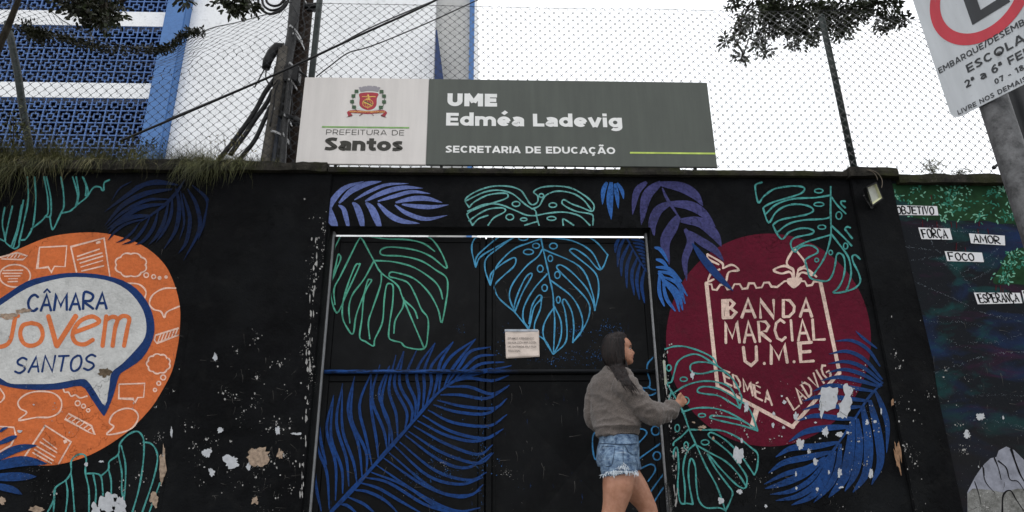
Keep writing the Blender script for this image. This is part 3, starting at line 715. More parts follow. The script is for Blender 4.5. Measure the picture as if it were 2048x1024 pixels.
for pts, wd in (([(1480, 460), (1250, 460), (1080, 560), (890, 700)], 40), ([(1470, 505), (1250, 540), (1050, 640), (890, 820)], 45), ([(1440, 590), (1250, 600), (1050, 700), (900, 835)], 30), ([(1400, 630), (1200, 660), (1050, 750), (910, 850)], 44),
    ([(1300, 730), (1150, 740), (1000, 800), (920, 890)], 40), ([(1230, 760), (1080, 800), (980, 870), (918, 945)], 25), ([(1190, 790), (1130, 870), (1060, 930), (990, 963)], 22), ([(1280, 740), (1220, 850), (1140, 940), (1040, 978)], 28),
    ([(1350, 690), (1310, 830), (1230, 940), (1155, 980)], 32), ([(1440, 610), (1400, 780), (1340, 900), (1265, 985)], 34), ([(1500, 500), (1530, 650), (1500, 850), (1395, 1022)], 38), ([(1470, 560), (1460, 720), (1400, 860), (1330, 960)], 30), ([(1560, 540), (1620, 750), (1590, 950), (1523, 1054)], 36),
    ([(1600, 500), (1680, 650), (1700, 850), (1566, 1115)], 36), ([(1640, 470), (1770, 600), (1750, 760), (1690, 940)], 34), ([(1120, 440), (1020, 500), (950, 610)], 14), ([(1520, 470), (1330, 440), (1150, 480)], 34), ([(1580, 420), (1500, 540), (1380, 660), (1180, 795)], 30), ([(1540, 520), (1560, 660), (1570, 800), (1530, 940)], 22)):
    a.leaf(pts, wd, ZB4)
lf = a.out('painted_leaf', M['dnavy'], wall); lf['label'] = 'dark blue palm leaf above the orange disc'
a = Art(0, 2)
for l in ([(265, 1030), (300, 960), (310, 890), (370, 845), (400, 800), (400, 740), (430, 705), (470, 700), (485, 730), (480, 800), (500, 900), (500, 1040)], [(370, 845), (380, 920), (368, 1040)], [(400, 810), (410, 900), (420, 1040)], [(490, 808), (540, 808), (570, 830), (580, 930)],
          [(525, 815), (540, 900), (535, 990)], [(570, 820), (610, 782), (615, 740), (665, 700), (675, 640), (720, 590), (770, 570), (800, 595), (810, 640), (805, 750), (780, 900), (740, 1040)], [(610, 780), (625, 850), (625, 940)], [(665, 700), (685, 800), (685, 900), (700, 980)], [(682, 650), (705, 750), (705, 870), (692, 990)],
          [(805, 630), (850, 640), (880, 680), (885, 740), (860, 850), (795, 1040)], [(900, 860), (870, 940), (835, 1040)], [(310, 900), (305, 960), (300, 1040)]): a.stroke(l, 3.3, ZB)
lf = a.out('painted_leaf', M['teal'], wall); lf['label'] = 'teal outlined leaf below the orange disc'
a = Art(0, 6)
for pts, wd in (([(0, 572), (20, 556), (45, 548)], 14), ([(-10, 640), (60, 610), (98, 595)], 24), ([(-40, 735), (90, 670), (210, 648)], 36), ([(-60, 775), (120, 738), (265, 752)], 50), ([(-60, 830), (100, 825), (205, 825)], 42), ([(-60, 870), (60, 895), (125, 925)], 34)): a.leaf(pts, wd, ZB, .6)
lf = a.out('painted_leaf', M['blue'], wall); lf['label'] = 'blue palm leaf tips at the lower left corner'

# ------------------------------------------------------------------ mural: lintel
a = Art(0, 1)
for pts, wd in (([(440, 530), (385, 400), (430, 300), (520, 215), (660, 168)], 46), ([(465, 340), (560, 245), (680, 190), (800, 168)], 44), ([(585, 315), (700, 250), (840, 195), (1015, 185)], 26), ([(670, 325), (800, 262), (960, 218), (1125, 222)], 38),
    ([(770, 325), (900, 285), (1040, 250), (1185, 265)], 30), ([(910, 335), (1040, 305), (1160, 305), (1280, 335)], 40), ([(960, 350), (1080, 365), (1200, 370), (1330, 352)], 34), ([(905, 355), (1000, 420), (1150, 465), (1320, 435)], 34), ([(770, 340), (860, 430), (960, 480), (1100, 500)], 44)): a.leaf(pts, wd, ZN, .3)
for pts, wd in (([(460, 355), (500, 385), (520, 450), (538, 528)], 28), ([(570, 335), (605, 370), (635, 450), (650, 528)], 38), ([(675, 335), (720, 380), (755, 450), (785, 528)], 42), ([(395, 380), (400, 450), (440, 528)], 50)): a.leaf(pts, wd, ZN, .3, .75)
lf = a.out('painted_leaf', M['peri'], wall); lf['label'] = 'periwinkle feathered leaf on the lintel above the gate'
a = Art(0, 1)
for l in ([(100, 170), (80, 130), (130, 90), (220, 60), (310, 60), (370, 80), (400, 120), (420, 150), (440, 155), (460, 140), (460, 110), (440, 88), (480, 65), (560, 58), (640, 70), (710, 110), (752, 150), (755, 180), (740, 190), (690, 170), (640, 152), (600, 130), (588, 142), (600, 160), (660, 190), (740, 205), (752, 225), (750, 264)],
    [(85, 135), (180, 90), (260, 80), (330, 100), (390, 150), (432, 178)], [(100, 170), (130, 140), (200, 105), (280, 95), (305, 105), (290, 125), (200, 155), (130, 180), (95, 200), (92, 215), (118, 264)],
    [(92, 190), (180, 155), (260, 155), (340, 185), (400, 210), (450, 214)], [(100, 240), (150, 205), (200, 180), (260, 172), (288, 178), (285, 195), (230, 225), (200, 264)], [(118, 264), (150, 230), (200, 212)],
    [(435, 175), (450, 190), (455, 215), (460, 240), (468, 264)], [(435, 178), (470, 160), (500, 110), (560, 85), (640, 95), (700, 130), (740, 180)], [(455, 212), (520, 200), (600, 195), (680, 215), (735, 264)], [(595, 264), (592, 240), (600, 232), (650, 264)], [(392, 264), (430, 252), (462, 244)]):
    a.stroke(l, 2.9, ZF)
for o in ((347, 152, 20, 13), (480, 108, 12, 10), (540, 158, 20, 12), (533, 228, 23, 10), (387, 233, 17, 8), (314, 221, 20, 15)): a.oval(*o, 2.6, ZF)
lf = a.out('painted_leaf', M['mint'], wall); lf['label'] = 'upper half of the big pale outlined leaf, on the lintel'

# purple and blue palms right of the gate
a = Art(0, 3)
for pts, wd in (([(120, 50), (95, 110), (88, 210)], 30), ([(150, 50), (140, 180), (150, 315)], 42), ([(175, 60), (190, 140), (200, 238)], 28), ([(190, 55), (225, 110), (238, 172)], 24)): a.leaf(pts, wd, ZH, .5)
lf = a.out('painted_leaf', M['blue2'], wall); lf['label'] = 'small hanging blue leaf cluster on the lintel'
a = Art(0, 3)
for pts, wd in (([(400, 50), (330, 120), (300, 282)], 46), ([(500, 50), (400, 150), (362, 352)], 66), ([(490, 60), (640, 85), (740, 140), (797, 218)], 66), ([(510, 90), (540, 160), (590, 240), (650, 330)], 20), ([(570, 195), (480, 250), (440, 350), (455, 430)], 62), ([(550, 200), (700, 215), (800, 270), (885, 365)], 62),
    ([(625, 290), (580, 370), (530, 480), (560, 635)], 76), ([(640, 320), (780, 335), (880, 420), (928, 505)], 70), ([(670, 380), (710, 470), (670, 600), (683, 748)], 50), ([(690, 400), (780, 465), (880, 530), (945, 608)], 56)): a.leaf(pts, wd, ZH, .4)
lf = a.out('painted_leaf', M['purple'], wall); lf['label'] = 'large purple palm leaf between the gate and the maroon circle'
a = Art(0, 6); a.leaf([(720, 480), (800, 590), (900, 710), (1012, 820)], 62, ZH, .1)
lf = a.out('painted_leaf', M['navy'], wall); lf['label'] = 'single navy leaflet lying over the shield'
a = Art(0, 4)
for pts in ([(455, 510), (500, 530), (552, 612)], [(465, 595), (510, 610), (552, 655)], [(480, 680), (590, 710), (688, 855)], [(520, 720), (620, 770), (672, 910)], [(525, 740), (620, 830), (655, 955)], [(520, 750), (600, 850), (632, 965)], [(515, 760), (540, 870), (603, 962)], [(490, 700), (490, 830), (525, 928)], [(465, 650), (560, 665), (648, 752)], [(480, 690), (510, 720), (530, 790)]): a.leaf(pts, 21, ZH, .5, .4)
lf = a.out('painted_leaf', M['blue2'], wall); lf['label'] = 'light blue fern fan right of the gate frame'

# ------------------------------------------------------------------ mural: maroon badge
mar = Art(0, 1).fill([(1537 + 205 * math.cos(t), 680 + 213 * math.sin(t)) for t in [i * math.pi / 10 for i in range(20)]]).out('painted_disc', M['maroon'], wall)
mar['label'] = 'maroon painted disc with the band shield'
a = Art(0, 2)
for l in ([(275, 258), (330, 768)], [(326, 762), (700, 962)], [(692, 962), (925, 692)], [(925, 700), (830, 250)]): a.stroke(l, 7.5, ZI, smooth=False, wob=.04)
a.stroke([(522, 868), (498, 958)], 12, ZI, smooth=False)
a.stroke([(270, 262), (300, 265), (305, 290), (325, 292), (342, 268), (365, 264), (378, 290), (400, 287), (412, 264), (438, 264), (450, 287), (475, 284), (482, 260), (508, 260), (518, 282), (545, 280), (556, 257), (580, 256), (592, 276), (620, 278), (640, 262), (655, 250), (680, 247), (755, 250), (766, 272), (790, 268), (800, 250), (832, 252)], 3.8, ZI, smooth=False)
a.fill([(675, 235), (735, 232), (740, 250), (722, 272), (700, 284), (682, 272), (668, 255)], ZI)
for l in ([(703, 88), (668, 150), (675, 178), (697, 190), (702, 240)], [(703, 88), (757, 158), (748, 180), (725, 192), (714, 240)], [(697, 195), (655, 175), (603, 195), (640, 212), (682, 205), (700, 238)], [(722, 195), (760, 188), (812, 228)], [(715, 238), (740, 207), (790, 220)]): a.stroke(l, 4.3, ZI)
for l in ([(280, 118), (350, 160), (355, 187)], [(280, 118), (285, 142), (335, 168)], [(285, 180), (300, 190)], [(355, 187), (400, 170), (432, 195), (385, 205), (372, 248)], [(340, 192), (300, 210), (283, 250), (312, 240)]): a.stroke(l, 4.0, ZI)
word(a, 'BAN', ZI((356, 428)), (102, 0), (-1, -36), 5.8, gaps=.4, ang=True); word(a, 'DA', ZI((650, 424)), (57, 0), (0, -35), 5.8, gaps=.45, ang=True)
a.stroke([(372, 345), (377, 425)], 9.5, ZI, smooth=False)
word(a, 'MARCIAL', ZI((370, 552)), (198, -8), (-3, -41), 5.2, gaps=.42, ang=True)
word(a, 'U.M.E', ZI((462, 662)), (138, -10), (-3, -37), 6.0, gaps=.4, ang=True)
word(a, 'EDMÉA', ZI((366, 742)), (94, 46), (-4, -26), 3.8, gaps=.4, ang=True); word(a, 'LADVIG', ZI((702, 878)), (76, -68), (-15, -25), 3.9, gaps=.42, ang=True)
a.out('lettering', M['cream'], mar)
a = Art(0, 4)
for l in ([(180, 60), (135, 75), (125, 110), (150, 225), (200, 170), (280, 115), (380, 95), (480, 92), (530, 110), (500, 150), (400, 185), (280, 220), (200, 260), (195, 290), (235, 390), (290, 310), (360, 260), (440, 240), (530, 245), (590, 270), (595, 300), (540, 325), (440, 345), (340, 365), (285, 395), (275, 425), (340, 525), (400, 470), (480, 440), (560, 438), (605, 460), (580, 485), (500, 500), (440, 520), (415, 560), (430, 610), (455, 630), (470, 610), (520, 580), (590, 580), (635, 610), (630, 640), (570, 670), (535, 700), (550, 760), (575, 840), (650, 865), (720, 865), (760, 810), (780, 730), (790, 660), (815, 640), (850, 670), (860, 760), (840, 860), (800, 930), (765, 960), (800, 965), (880, 950), (950, 920), (985, 870), (970, 800), (930, 720), (920, 670), (945, 655), (985, 690)],
    [(743, 95), (742, 300), (745, 480), (720, 600), (680, 700), (600, 820)], [(210, 320), (300, 240), (440, 195), (620, 185), (742, 165)], [(310, 465), (400, 400), (520, 370), (680, 360), (742, 345)], [(430, 610), (540, 550), (640, 520), (742, 490)], [(745, 480), (830, 590), (890, 680), (910, 800), (890, 900), (870, 945)],
    [(745, 175), (800, 250), (868, 318)], [(745, 410), (850, 510), (915, 580)], [(920, 520), (880, 470), (860, 440), (880, 425), (905, 432)]): a.stroke(l, 3.5, ZK)
for o in ((645, 130, 34, 17), (647, 240, 40, 16), (670, 427, 32, 17), (628, 697, 15, 15), (743, 635, 15, 18), (810, 332, 24, 30), (865, 582, 18, 24)): a.oval(*o, 2.6, ZK)
a.stroke([(862, 215), (830, 215), (832, 240), (862, 268)], 3.4, ZK)
lf = a.out('painted_leaf', M['teal'], wall); lf['label'] = 'teal outlined leaf at the top right of the maroon circle'
a = Art(0, 4)
for l in ([(28, 108), (80, 92), (150, 95), (240, 125), (300, 160), (325, 205)], [(40, 298), (65, 290), (80, 240), (100, 180), (150, 145), (220, 140), (325, 205)], [(365, 245), (360, 230), (300, 190), (230, 180), (180, 190), (170, 215), (185, 240), (240, 245), (320, 228), (370, 240), (420, 290), (450, 350), (460, 390), (450, 435)],
    [(75, 355), (150, 310), (240, 288), (330, 295), (400, 330), (450, 435)], [(450, 440), (400, 410), (330, 370), (260, 360), (215, 350), (215, 330), (250, 318), (330, 330), (420, 380), (500, 440), (550, 565)], [(550, 568), (470, 540), (380, 520), (300, 500), (280, 490), (300, 481), (380, 490), (460, 510), (548, 560)], [(125, 462), (200, 440), (300, 440), (400, 470), (548, 560)],
    [(40, 305), (80, 370), (130, 460), (165, 560), (210, 660), (260, 770), (320, 880), (370, 1020)], [(50, 390), (65, 345)], [(165, 560), (240, 562), (340, 565), (430, 600), (510, 660), (550, 700), (545, 780), (530, 815)], [(530, 815), (500, 770), (450, 700), (370, 620), (300, 580), (277, 580), (277, 600), (330, 640), (400, 700), (460, 780), (488, 830), (485, 880), (470, 892)],
    [(210, 650), (280, 690), (370, 740), (440, 810), (485, 880)], [(470, 892), (430, 870), (350, 790), (290, 720), (270, 700), (275, 715), (320, 790), (380, 870), (408, 910), (400, 950), (370, 1015)], [(370, 1015), (330, 1000), (260, 1000), (220, 960), (205, 880), (200, 780), (185, 730), (170, 730), (160, 790), (165, 870), (185, 980)],
    [(185, 980), (150, 975), (115, 970), (100, 880), (105, 780), (100, 680), (90, 660), (78, 680), (75, 720)], [(200, 640), (150, 690), (130, 780), (140, 880), (140, 980)], [(160, 560), (120, 600), (80, 630), (75, 650)]): a.stroke(l, 3.3, ZJ)
for o in ((50, 213, 13, 17), (133, 277, 20, 12), (143, 397, 20, 20), (97, 552, 13, 20), (147, 650, 12, 20), (236, 480, 20, 10), (254, 632, 22, 14)): a.oval(*o, 2.7, ZJ)
lf = a.out('painted_leaf', M['teal'], wall); lf['label'] = 'teal outlined leaf below the shield beside the gate'
a = Art(0, 5)
for pts, wd in (([(1100, 5), (1150, 50), (1222, 105)], 14), ([(985, 62), (1080, 60), (1170, 110), (1238, 205)], 18), ([(950, 135), (1050, 120), (1150, 165), (1252, 280)], 20), ([(945, 190), (1050, 178), (1150, 215), (1255, 300)], 20), ([(940, 240), (1040, 222), (1150, 255), (1250, 315)], 20), ([(905, 285), (1000, 265), (1120, 285), (1240, 320)], 22),
    ([(860, 345), (950, 312), (1080, 325), (1220, 348)], 22), ([(805, 400), (900, 375), (1050, 385), (1175, 400)], 24), ([(800, 450), (900, 425), (1050, 435), (1140, 430)], 22), ([(775, 510), (870, 482), (1000, 495), (1110, 500)], 26), ([(725, 628), (820, 572), (950, 550), (1075, 545)], 32), ([(650, 715), (740, 665), (870, 655), (1005, 632)], 32),
    ([(610, 805), (700, 745), (850, 712), (965, 685)], 32), ([(585, 868), (700, 812), (830, 775), (930, 715)], 26), ([(590, 892), (700, 860), (820, 805), (920, 725)], 36), ([(620, 925), (740, 905), (850, 840), (930, 735)], 26), ([(650, 960), (780, 932), (890, 850), (960, 705)], 30), ([(740, 985), (860, 930), (940, 820), (985, 680)], 36),
    ([(865, 970), (950, 880), (1000, 780), (1015, 640)], 34), ([(950, 942), (1030, 840), (1062, 720), (1085, 510)], 54), ([(1040, 908), (1100, 800), (1122, 650), (1110, 500)], 40), ([(1085, 914), (1160, 800), (1172, 620), (1140, 430)], 46), ([(1190, 872), (1240, 740), (1222, 560), (1180, 395)], 42), ([(1275, 692), (1280, 540), (1250, 430), (1212, 345)], 28)):
    a.leaf(pts, wd, ZJ, .12, .45)
a.stroke([(1245, 300), (1170, 385), (1095, 500), (1015, 620), (965, 690), (915, 745)], 5, ZJ)
lf = a.out('painted_leaf', M['blue'], wall); lf['label'] = 'big blue palm leaf over the lower right of the maroon circle'

# ------------------------------------------------------------------ mural on the gate
a = Art(GY, 1)
for l in ([(160, 365), (120, 450), (100, 540), (112, 600), (140, 540), (165, 480), (160, 458), (150, 462), (135, 530), (112, 600), (108, 660), (145, 770), (200, 660), (265, 520), (262, 508), (245, 515), (210, 600), (180, 700), (175, 790), (200, 850), (232, 882), (250, 780), (300, 650), (330, 600), (325, 590), (310, 600), (290, 680), (280, 800), (268, 900), (300, 925), (342, 948), (350, 910), (390, 820), (400, 700), (412, 625), (430, 612), (448, 630), (445, 720), (430, 820), (425, 900), (450, 920), (490, 930), (520, 955), (615, 962), (635, 880), (635, 800), (600, 750), (570, 680), (530, 610), (470, 585), (430, 575), (430, 555), (460, 552), (560, 585), (640, 660), (690, 750), (710, 822), (735, 700), (742, 640), (735, 580), (680, 540), (600, 490), (500, 465), (400, 460), (378, 445), (390, 425), (440, 415), (560, 430), (650, 465), (735, 530), (720, 470), (680, 400), (640, 362), (580, 350)],
    [(272, 352), (170, 560), (130, 640), (135, 725)], [(272, 352), (345, 490), (385, 555), (470, 620), (500, 690), (560, 830), (615, 960)], [(345, 490), (290, 590), (230, 670), (210, 740), (215, 825)], [(385, 555), (380, 620), (340, 740), (315, 820), (322, 910)], [(505, 690), (500, 740), (460, 810), (452, 880)], [(505, 700), (560, 750), (580, 800)], [(345, 488), (450, 495), (560, 525), (660, 590), (700, 640), (715, 695)], [(300, 352), (400, 370), (520, 375), (610, 395), (672, 438)]):
    a.stroke(l, 3.0, ZD)
lf = a.out('painted_leaf', M['green'], gl); lf['label'] = 'green outlined leaf on the left gate leaf'
a = Art(GY, 2, split=SEAM)
for l in ([(135, 483), (115, 400), (120, 350), (150, 312)], [(135, 483), (160, 430), (240, 380), (330, 330), (325, 314)], [(135, 483), (140, 430), (200, 370), (270, 314)], [(212, 578), (185, 500), (190, 440), (240, 395), (330, 330)], [(212, 578), (215, 520), (270, 470), (330, 435), (346, 445), (335, 480), (280, 530), (240, 570), (235, 600), (260, 650), (340, 720)],
    [(212, 578), (245, 480), (330, 392), (420, 355), (475, 335)], [(340, 718), (312, 640), (330, 570), (400, 480), (460, 430), (485, 390)], [(340, 720), (380, 620), (425, 540), (430, 520), (418, 518), (390, 550), (350, 640), (335, 700)], [(340, 720), (400, 792), (415, 805), (440, 700), (480, 650), (480, 635), (462, 635), (430, 690), (415, 780)], [(415, 805), (385, 760), (390, 690), (440, 600), (510, 520)],
    [(480, 640), (475, 700), (445, 780), (450, 830), (500, 870), (540, 940)], [(475, 312), (487, 380), (510, 480), (525, 550), (540, 620), (545, 700), (550, 780), (543, 940)], [(543, 700), (510, 750), (490, 800), (495, 860), (540, 940)], [(548, 690), (580, 760), (585, 830), (570, 890), (543, 940)], [(543, 940), (600, 890), (615, 830), (605, 720), (590, 668), (605, 655), (640, 720), (650, 800), (645, 880)],
    [(645, 880), (690, 820), (692, 740), (640, 640), (525, 550)], [(645, 880), (710, 790), (735, 710), (715, 650), (640, 570), (570, 500), (562, 478), (590, 475), (650, 520), (720, 600), (755, 680), (760, 712)], [(760, 712), (780, 620), (775, 540), (740, 490), (640, 410), (632, 392), (660, 390), (720, 430), (788, 498), (825, 430), (820, 410), (760, 345), (690, 312)], [(762, 710), (745, 610), (680, 480), (490, 390)], [(790, 490), (740, 400), (640, 345), (500, 325)]):
    a.stroke(l, 2.9, ZF)
for o in ((543, 373, 20, 15), (527, 438, 12, 16), (474, 492, 15, 18), (564, 525, 14, 18), (497, 593, 14, 17), (569, 655, 10, 17), (452, 372, 18, 13), (412, 404, 26, 14), (385, 333, 24, 10)): a.oval(*o, 2.6, ZF)
a.out('painted_leaf', M['cyan'], gl, gr)
a = Art(GY, 2)
a.stroke([(250, 425), (300, 520), (370, 640), (400, 680)], 3.6, ZH)
for l in ([(215, 430), (185, 490), (178, 550)], [(250, 432), (205, 530), (195, 650)], [(280, 480), (225, 600), (222, 715)], [(300, 530), (260, 650), (260, 800)], [(335, 580), (295, 700), (313, 850)], [(355, 620), (330, 740), (350, 880)], [(385, 670), (365, 780), (385, 905)]): a.leaf(l, 19, ZH, .5, .4)
for k in range(9): a.leaf([(290 + k * 13, 455 + k * 25), (350 + k * 5, 462 + k * 25), (392, 480 + k * 23)], 14, ZH, .5, .3)
lf = a.out('painted_leaf', M['gblue'], gr); lf['label'] = 'small blue fern at the top right corner of the gate'
a = Art(GY, 2)
for l in ([(190, 188), (150, 230), (145, 270), (160, 330), (150, 360), (105, 360)], [(105, 350), (150, 400), (190, 390), (202, 375), (170, 370), (150, 355)], [(80, 578), (130, 585), (140, 610), (95, 660)], [(70, 545), (200, 510)], [(90, 748), (170, 690), (228, 650)], [(115, 790), (160, 770), (185, 780), (185, 810), (150, 860)], [(160, 920), (210, 850), (240, 815)], [(185, 965), (220, 910), (245, 880)]): a.stroke(l, 3.0, ZO)
for o in ((190, 590, 22, 24), (197, 725, 20, 22)): a.oval(*o, 3, ZO)
a.stroke([(180, 120), (142, 190), (145, 350), (175, 440), (210, 310)], 3.0, ZW)
lf = a.out('painted_leaf', M['sky'], gr); lf['label'] = 'blue outlined leaf on the gate behind the woman'
a = Art(GY, 1, split=SEAM)
a.stroke([(175, 1022), (330, 860), (480, 690), (640, 510), (760, 370), (870, 285), (960, 240), (1080, 215)], 9, ZE, taper=(1, .35))
for l in ([(80, 760), (90, 880), (120, 1020)], [(100, 470), (95, 650), (150, 800), (165, 1010)], [(100, 470), (120, 640), (150, 760)], [(190, 365), (150, 560), (200, 750), (200, 960)], [(188, 370), (175, 600), (235, 780), (240, 920)], [(240, 300), (205, 520), (260, 720), (275, 880)], [(238, 330), (240, 560), (300, 740), (320, 860)], [(308, 260), (270, 450), (330, 650), (350, 830)], [(300, 300), (290, 500), (370, 680), (375, 800)],
    [(405, 230), (335, 420), (370, 600), (405, 760)], [(400, 240), (400, 430), (430, 620), (440, 720)], [(450, 195), (405, 380), (470, 560), (490, 670)], [(500, 205), (445, 360), (500, 520), (500, 650)], [(505, 200), (460, 400), (510, 560), (520, 640)], [(540, 140), (500, 330), (540, 470), (550, 610)], [(583, 118), (530, 300), (600, 460), (590, 560)], [(585, 120), (560, 300), (630, 440), (620, 540)], [(660, 105), (600, 260), (650, 400), (645, 500)],
    [(760, 72), (660, 220), (670, 360), (660, 480)], [(760, 75), (700, 220), (700, 330), (690, 450)], [(862, 65), (740, 200), (740, 300), (710, 420)], [(862, 68), (790, 180), (770, 290), (745, 390)], [(990, 50), (860, 140), (800, 230), (780, 350)], [(985, 55), (900, 160), (850, 230), (810, 320)], [(1075, 95), (960, 120), (900, 200), (830, 300)], [(1105, 140), (1000, 150), (920, 220), (870, 280)], [(1150, 180), (1020, 190), (940, 240), (900, 270)], [(1190, 200), (1060, 230), (980, 250), (900, 275)],
    [(1175, 255), (1080, 285), (950, 270), (870, 290)], [(1178, 310), (1080, 360), (950, 320), (830, 320)], [(1170, 320), (1050, 385), (900, 365), (790, 365)], [(1165, 385), (1090, 440), (920, 430), (770, 395)], [(1150, 400), (1050, 470), (880, 460), (750, 420)], [(1165, 475), (1060, 540), (860, 520), (720, 450)], [(1145, 555), (1040, 610), (850, 570), (690, 480)], [(1140, 560), (1000, 625), (830, 595), (660, 510)], [(1085, 645), (1000, 700), (820, 640), (640, 540)],
    [(1090, 690), (1000, 750), (800, 690), (610, 570)], [(1080, 690), (940, 775), (780, 730), (590, 590)], [(1050, 800), (950, 845), (760, 790), (560, 630)], [(1030, 830), (900, 868), (720, 820), (530, 650)], [(1030, 870), (950, 930), (760, 900), (500, 690)], [(1020, 900), (900, 940), (700, 875), (470, 720)], [(1015, 1000), (880, 1018), (700, 940), (430, 760)], [(960, 1030), (800, 1012), (600, 880), (400, 800)], [(880, 1040), (700, 980), (500, 860), (370, 830)],
    [(700, 1040), (560, 960), (440, 890), (340, 860)], [(560, 1040), (480, 960), (380, 910), (300, 900)], [(430, 1040), (360, 980), (270, 940)], [(330, 1040), (270, 990), (230, 980)]): a.leaf(l, 14, ZE, .35, .45)
a.out('painted_fern', M['gblue'], gl, gr)

# ------------------------------------------------------------------ mural: night sky panel on the right
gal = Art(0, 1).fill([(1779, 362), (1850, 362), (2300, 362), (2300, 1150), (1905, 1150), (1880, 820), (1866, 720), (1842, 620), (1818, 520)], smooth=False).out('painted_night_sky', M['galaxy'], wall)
gal['label'] = 'dark blue and purple night sky with white name tags'
a = Art(0, 2)
a.fill([(62, 62), (400, 60), (890, 60), (950, 200), (1100, 420), (990, 372), (940, 342), (850, 345), (760, 325), (640, 322), (520, 322), (330, 315), (230, 300), (210, 200), (110, 170)], ZL, smooth=False)
a.fill([(800, 762), (850, 650), (900, 560), (1017, 510), (1150, 540), (1150, 760), (950, 770)], ZL)
fp = a.out('painted_foliage', M['foliage_p'], gal)
random.seed(21)
for mt, n in (('dab1', 320), ('dab2', 190)):
    a = Art(0, 3 if mt == 'dab1' else 4)
    cl = [(uni(70, 950), uni(75, 310)) for _ in range(34)] + [(uni(880, 1100), uni(540, 660)) for _ in range(8)] + [(uni(800, 900), uni(690, 750)) for _ in range(4)]
    for i in range(n):
        c = random.choice(cl); x = c[0] + random.gauss(0, 26); y = c[1] + random.gauss(0, 20); g = math.atan2(y - c[1], x - c[0]) + uni(-.5, .5)
        if y < 66 or (x < 200 and y > 180) or x < 65: continue
        if 105 < x < 415 and 205 < y < 290: continue
        a.oval(x, y, uni(7, 13), uni(3, 5.5), 1, ZL, g, fill=True)
    kind(a.out('leaf_dabs', M[mt], gal), 'stuff')
tags = Art(0, 5); ink = Art(0, 6)
for qd, wd, fr in (([(108, 213), (403, 220), (413, 285), (118, 282)], 'OBJETIVO', (.02, .9)), ([(270, 370), (492, 378), (512, 457), (292, 452)], 'FORÇA', (.08, .86)), ([(628, 412), (880, 428), (884, 497), (642, 482)], 'AMOR', (.1, .86)), ([(456, 538), (720, 548), (734, 615), (475, 608)], 'FOCO', (.08, .75)), ([(662, 830), (988, 832), (1005, 905), (690, 912)], 'ESPERANÇA', (.07, .94)), ([(1000, 815), (1180, 812), (1200, 895), (1020, 905)], 'VIDA', (.06, .9))):
    tags.fill(qd, ZL, smooth=False); q = [Vector(ZL(p)) for p in qd]
    o = q[3].lerp(q[2], fr[0]).lerp(q[0].lerp(q[1], fr[0]), .14); e = q[3].lerp(q[2], fr[1]).lerp(q[0].lerp(q[1], fr[1]), .14); v = (q[0] - q[3]) * .72
    word(ink, wd, o, e - o, v, 2.6, gaps=.32, jit=.04)
tags.out('name_tag', M['tag'], gal); ink.out('lettering', M['tagink'], gal)
a = Art(0, 4)
for x, y in ((390, 210), (360, 140), (500, 330), (540, 330), (690, 380), (700, 330), (760, 380), (540, 480), (600, 510), (820, 780), (850, 780), (865, 800), (300, 320), (400, 330)): a.stroke([(x, y), (x + uni(-5, 12), y + uni(25, 60))], 1.6, ZL, smooth=False)
a.out('red_drips', M['drip'], gal)
a = Art(0, 4); random.seed(5)
for z, pl in ((ZL, [(170, 505), (360, 528)]), (ZL, [(350, 450), (400, 530), (440, 560), (470, 610), (560, 680), (640, 790), (700, 860)]), (ZL, [(190, 600), (280, 600), (370, 575), (440, 600), (470, 640)]), (ZL, [(600, 750), (700, 720), (770, 680), (840, 560)]), (ZL, [(600, 680), (700, 630), (840, 510)]), (ZL, [(250, 755), (420, 830), (560, 890), (700, 960), (900, 1024)]), (ZL, [(340, 370), (390, 350), (450, 365), (520, 395), (700, 400)]),
              (ZM, [(270, 322), (350, 295), (440, 265), (540, 225), (640, 215), (730, 212)]), (ZM, [(480, 435), (600, 430), (730, 435)]), (ZM, [(430, 555), (560, 560), (640, 570), (730, 600)]), (ZM, [(600, 30), (690, 50), (730, 65)]), (ZM, [(330, 140), (400, 180), (440, 190)]), (ZM, [(440, 165), (560, 165), (680, 140), (730, 115)]), (ZM, [(230, 60), (400, 60), (520, 80)])):
    for i in range(len(pl) - 1):
        p, q = Vector(pl[i]), Vector(pl[i + 1]); n = int((q - p).length / 6)
        for j in range(n):
            c = p.lerp(q, rnd()); r = uni(.5, 1.5) * (1.3 if z is ZM and pl[0][1] == 322 else 1) * z.k / 3; c = z((c.x + random.gauss(0, 3.2), c.y + random.gauss(0, 3.2)))
            r /= z.k; a.fill([(c[0] - r, c[1]), (c[0], c[1] - r), (c[0] + r, c[1] + .2), (c[0], c[1] + r)], smooth=False)
kind(a.out('star_dots', M['star'], gal), 'stuff')
rk = Art(0, 3).fill([(445, 1100), (442, 925), (480, 850), (520, 790), (560, 752), (590, 745), (602, 712), (640, 692), (680, 710), (740, 770), (860, 900), (1000, 1100)], ZM, smooth=False).out('painted_rock', M['rock'], gal)
a = Art(0, 4); a.fill([(446, 1100), (443, 930), (470, 905), (560, 912), (620, 925), (700, 905), (800, 915), (1000, 1100)], ZM, smooth=False); a.out('bare_cement', M['rockrough'], gal)
a = Art(0, 5)
for l, wd in (([(480, 870), (500, 930), (512, 985)], 4), ([(520, 790), (535, 870), (585, 930)], 4), ([(525, 800), (530, 840)], 4), ([(580, 750), (600, 800), (615, 860)], 5), ([(600, 765), (640, 800), (660, 860), (700, 870), (740, 930)], 5), ([(665, 705), (690, 780), (720, 850), (760, 900)], 8), ([(620, 1030), (625, 940), (660, 915), (690, 960), (730, 1020)], 7)): a.stroke(l, wd * .55, ZM, taper=(1, .4))
a.out('painted_cracks', M['tagink'], gal)

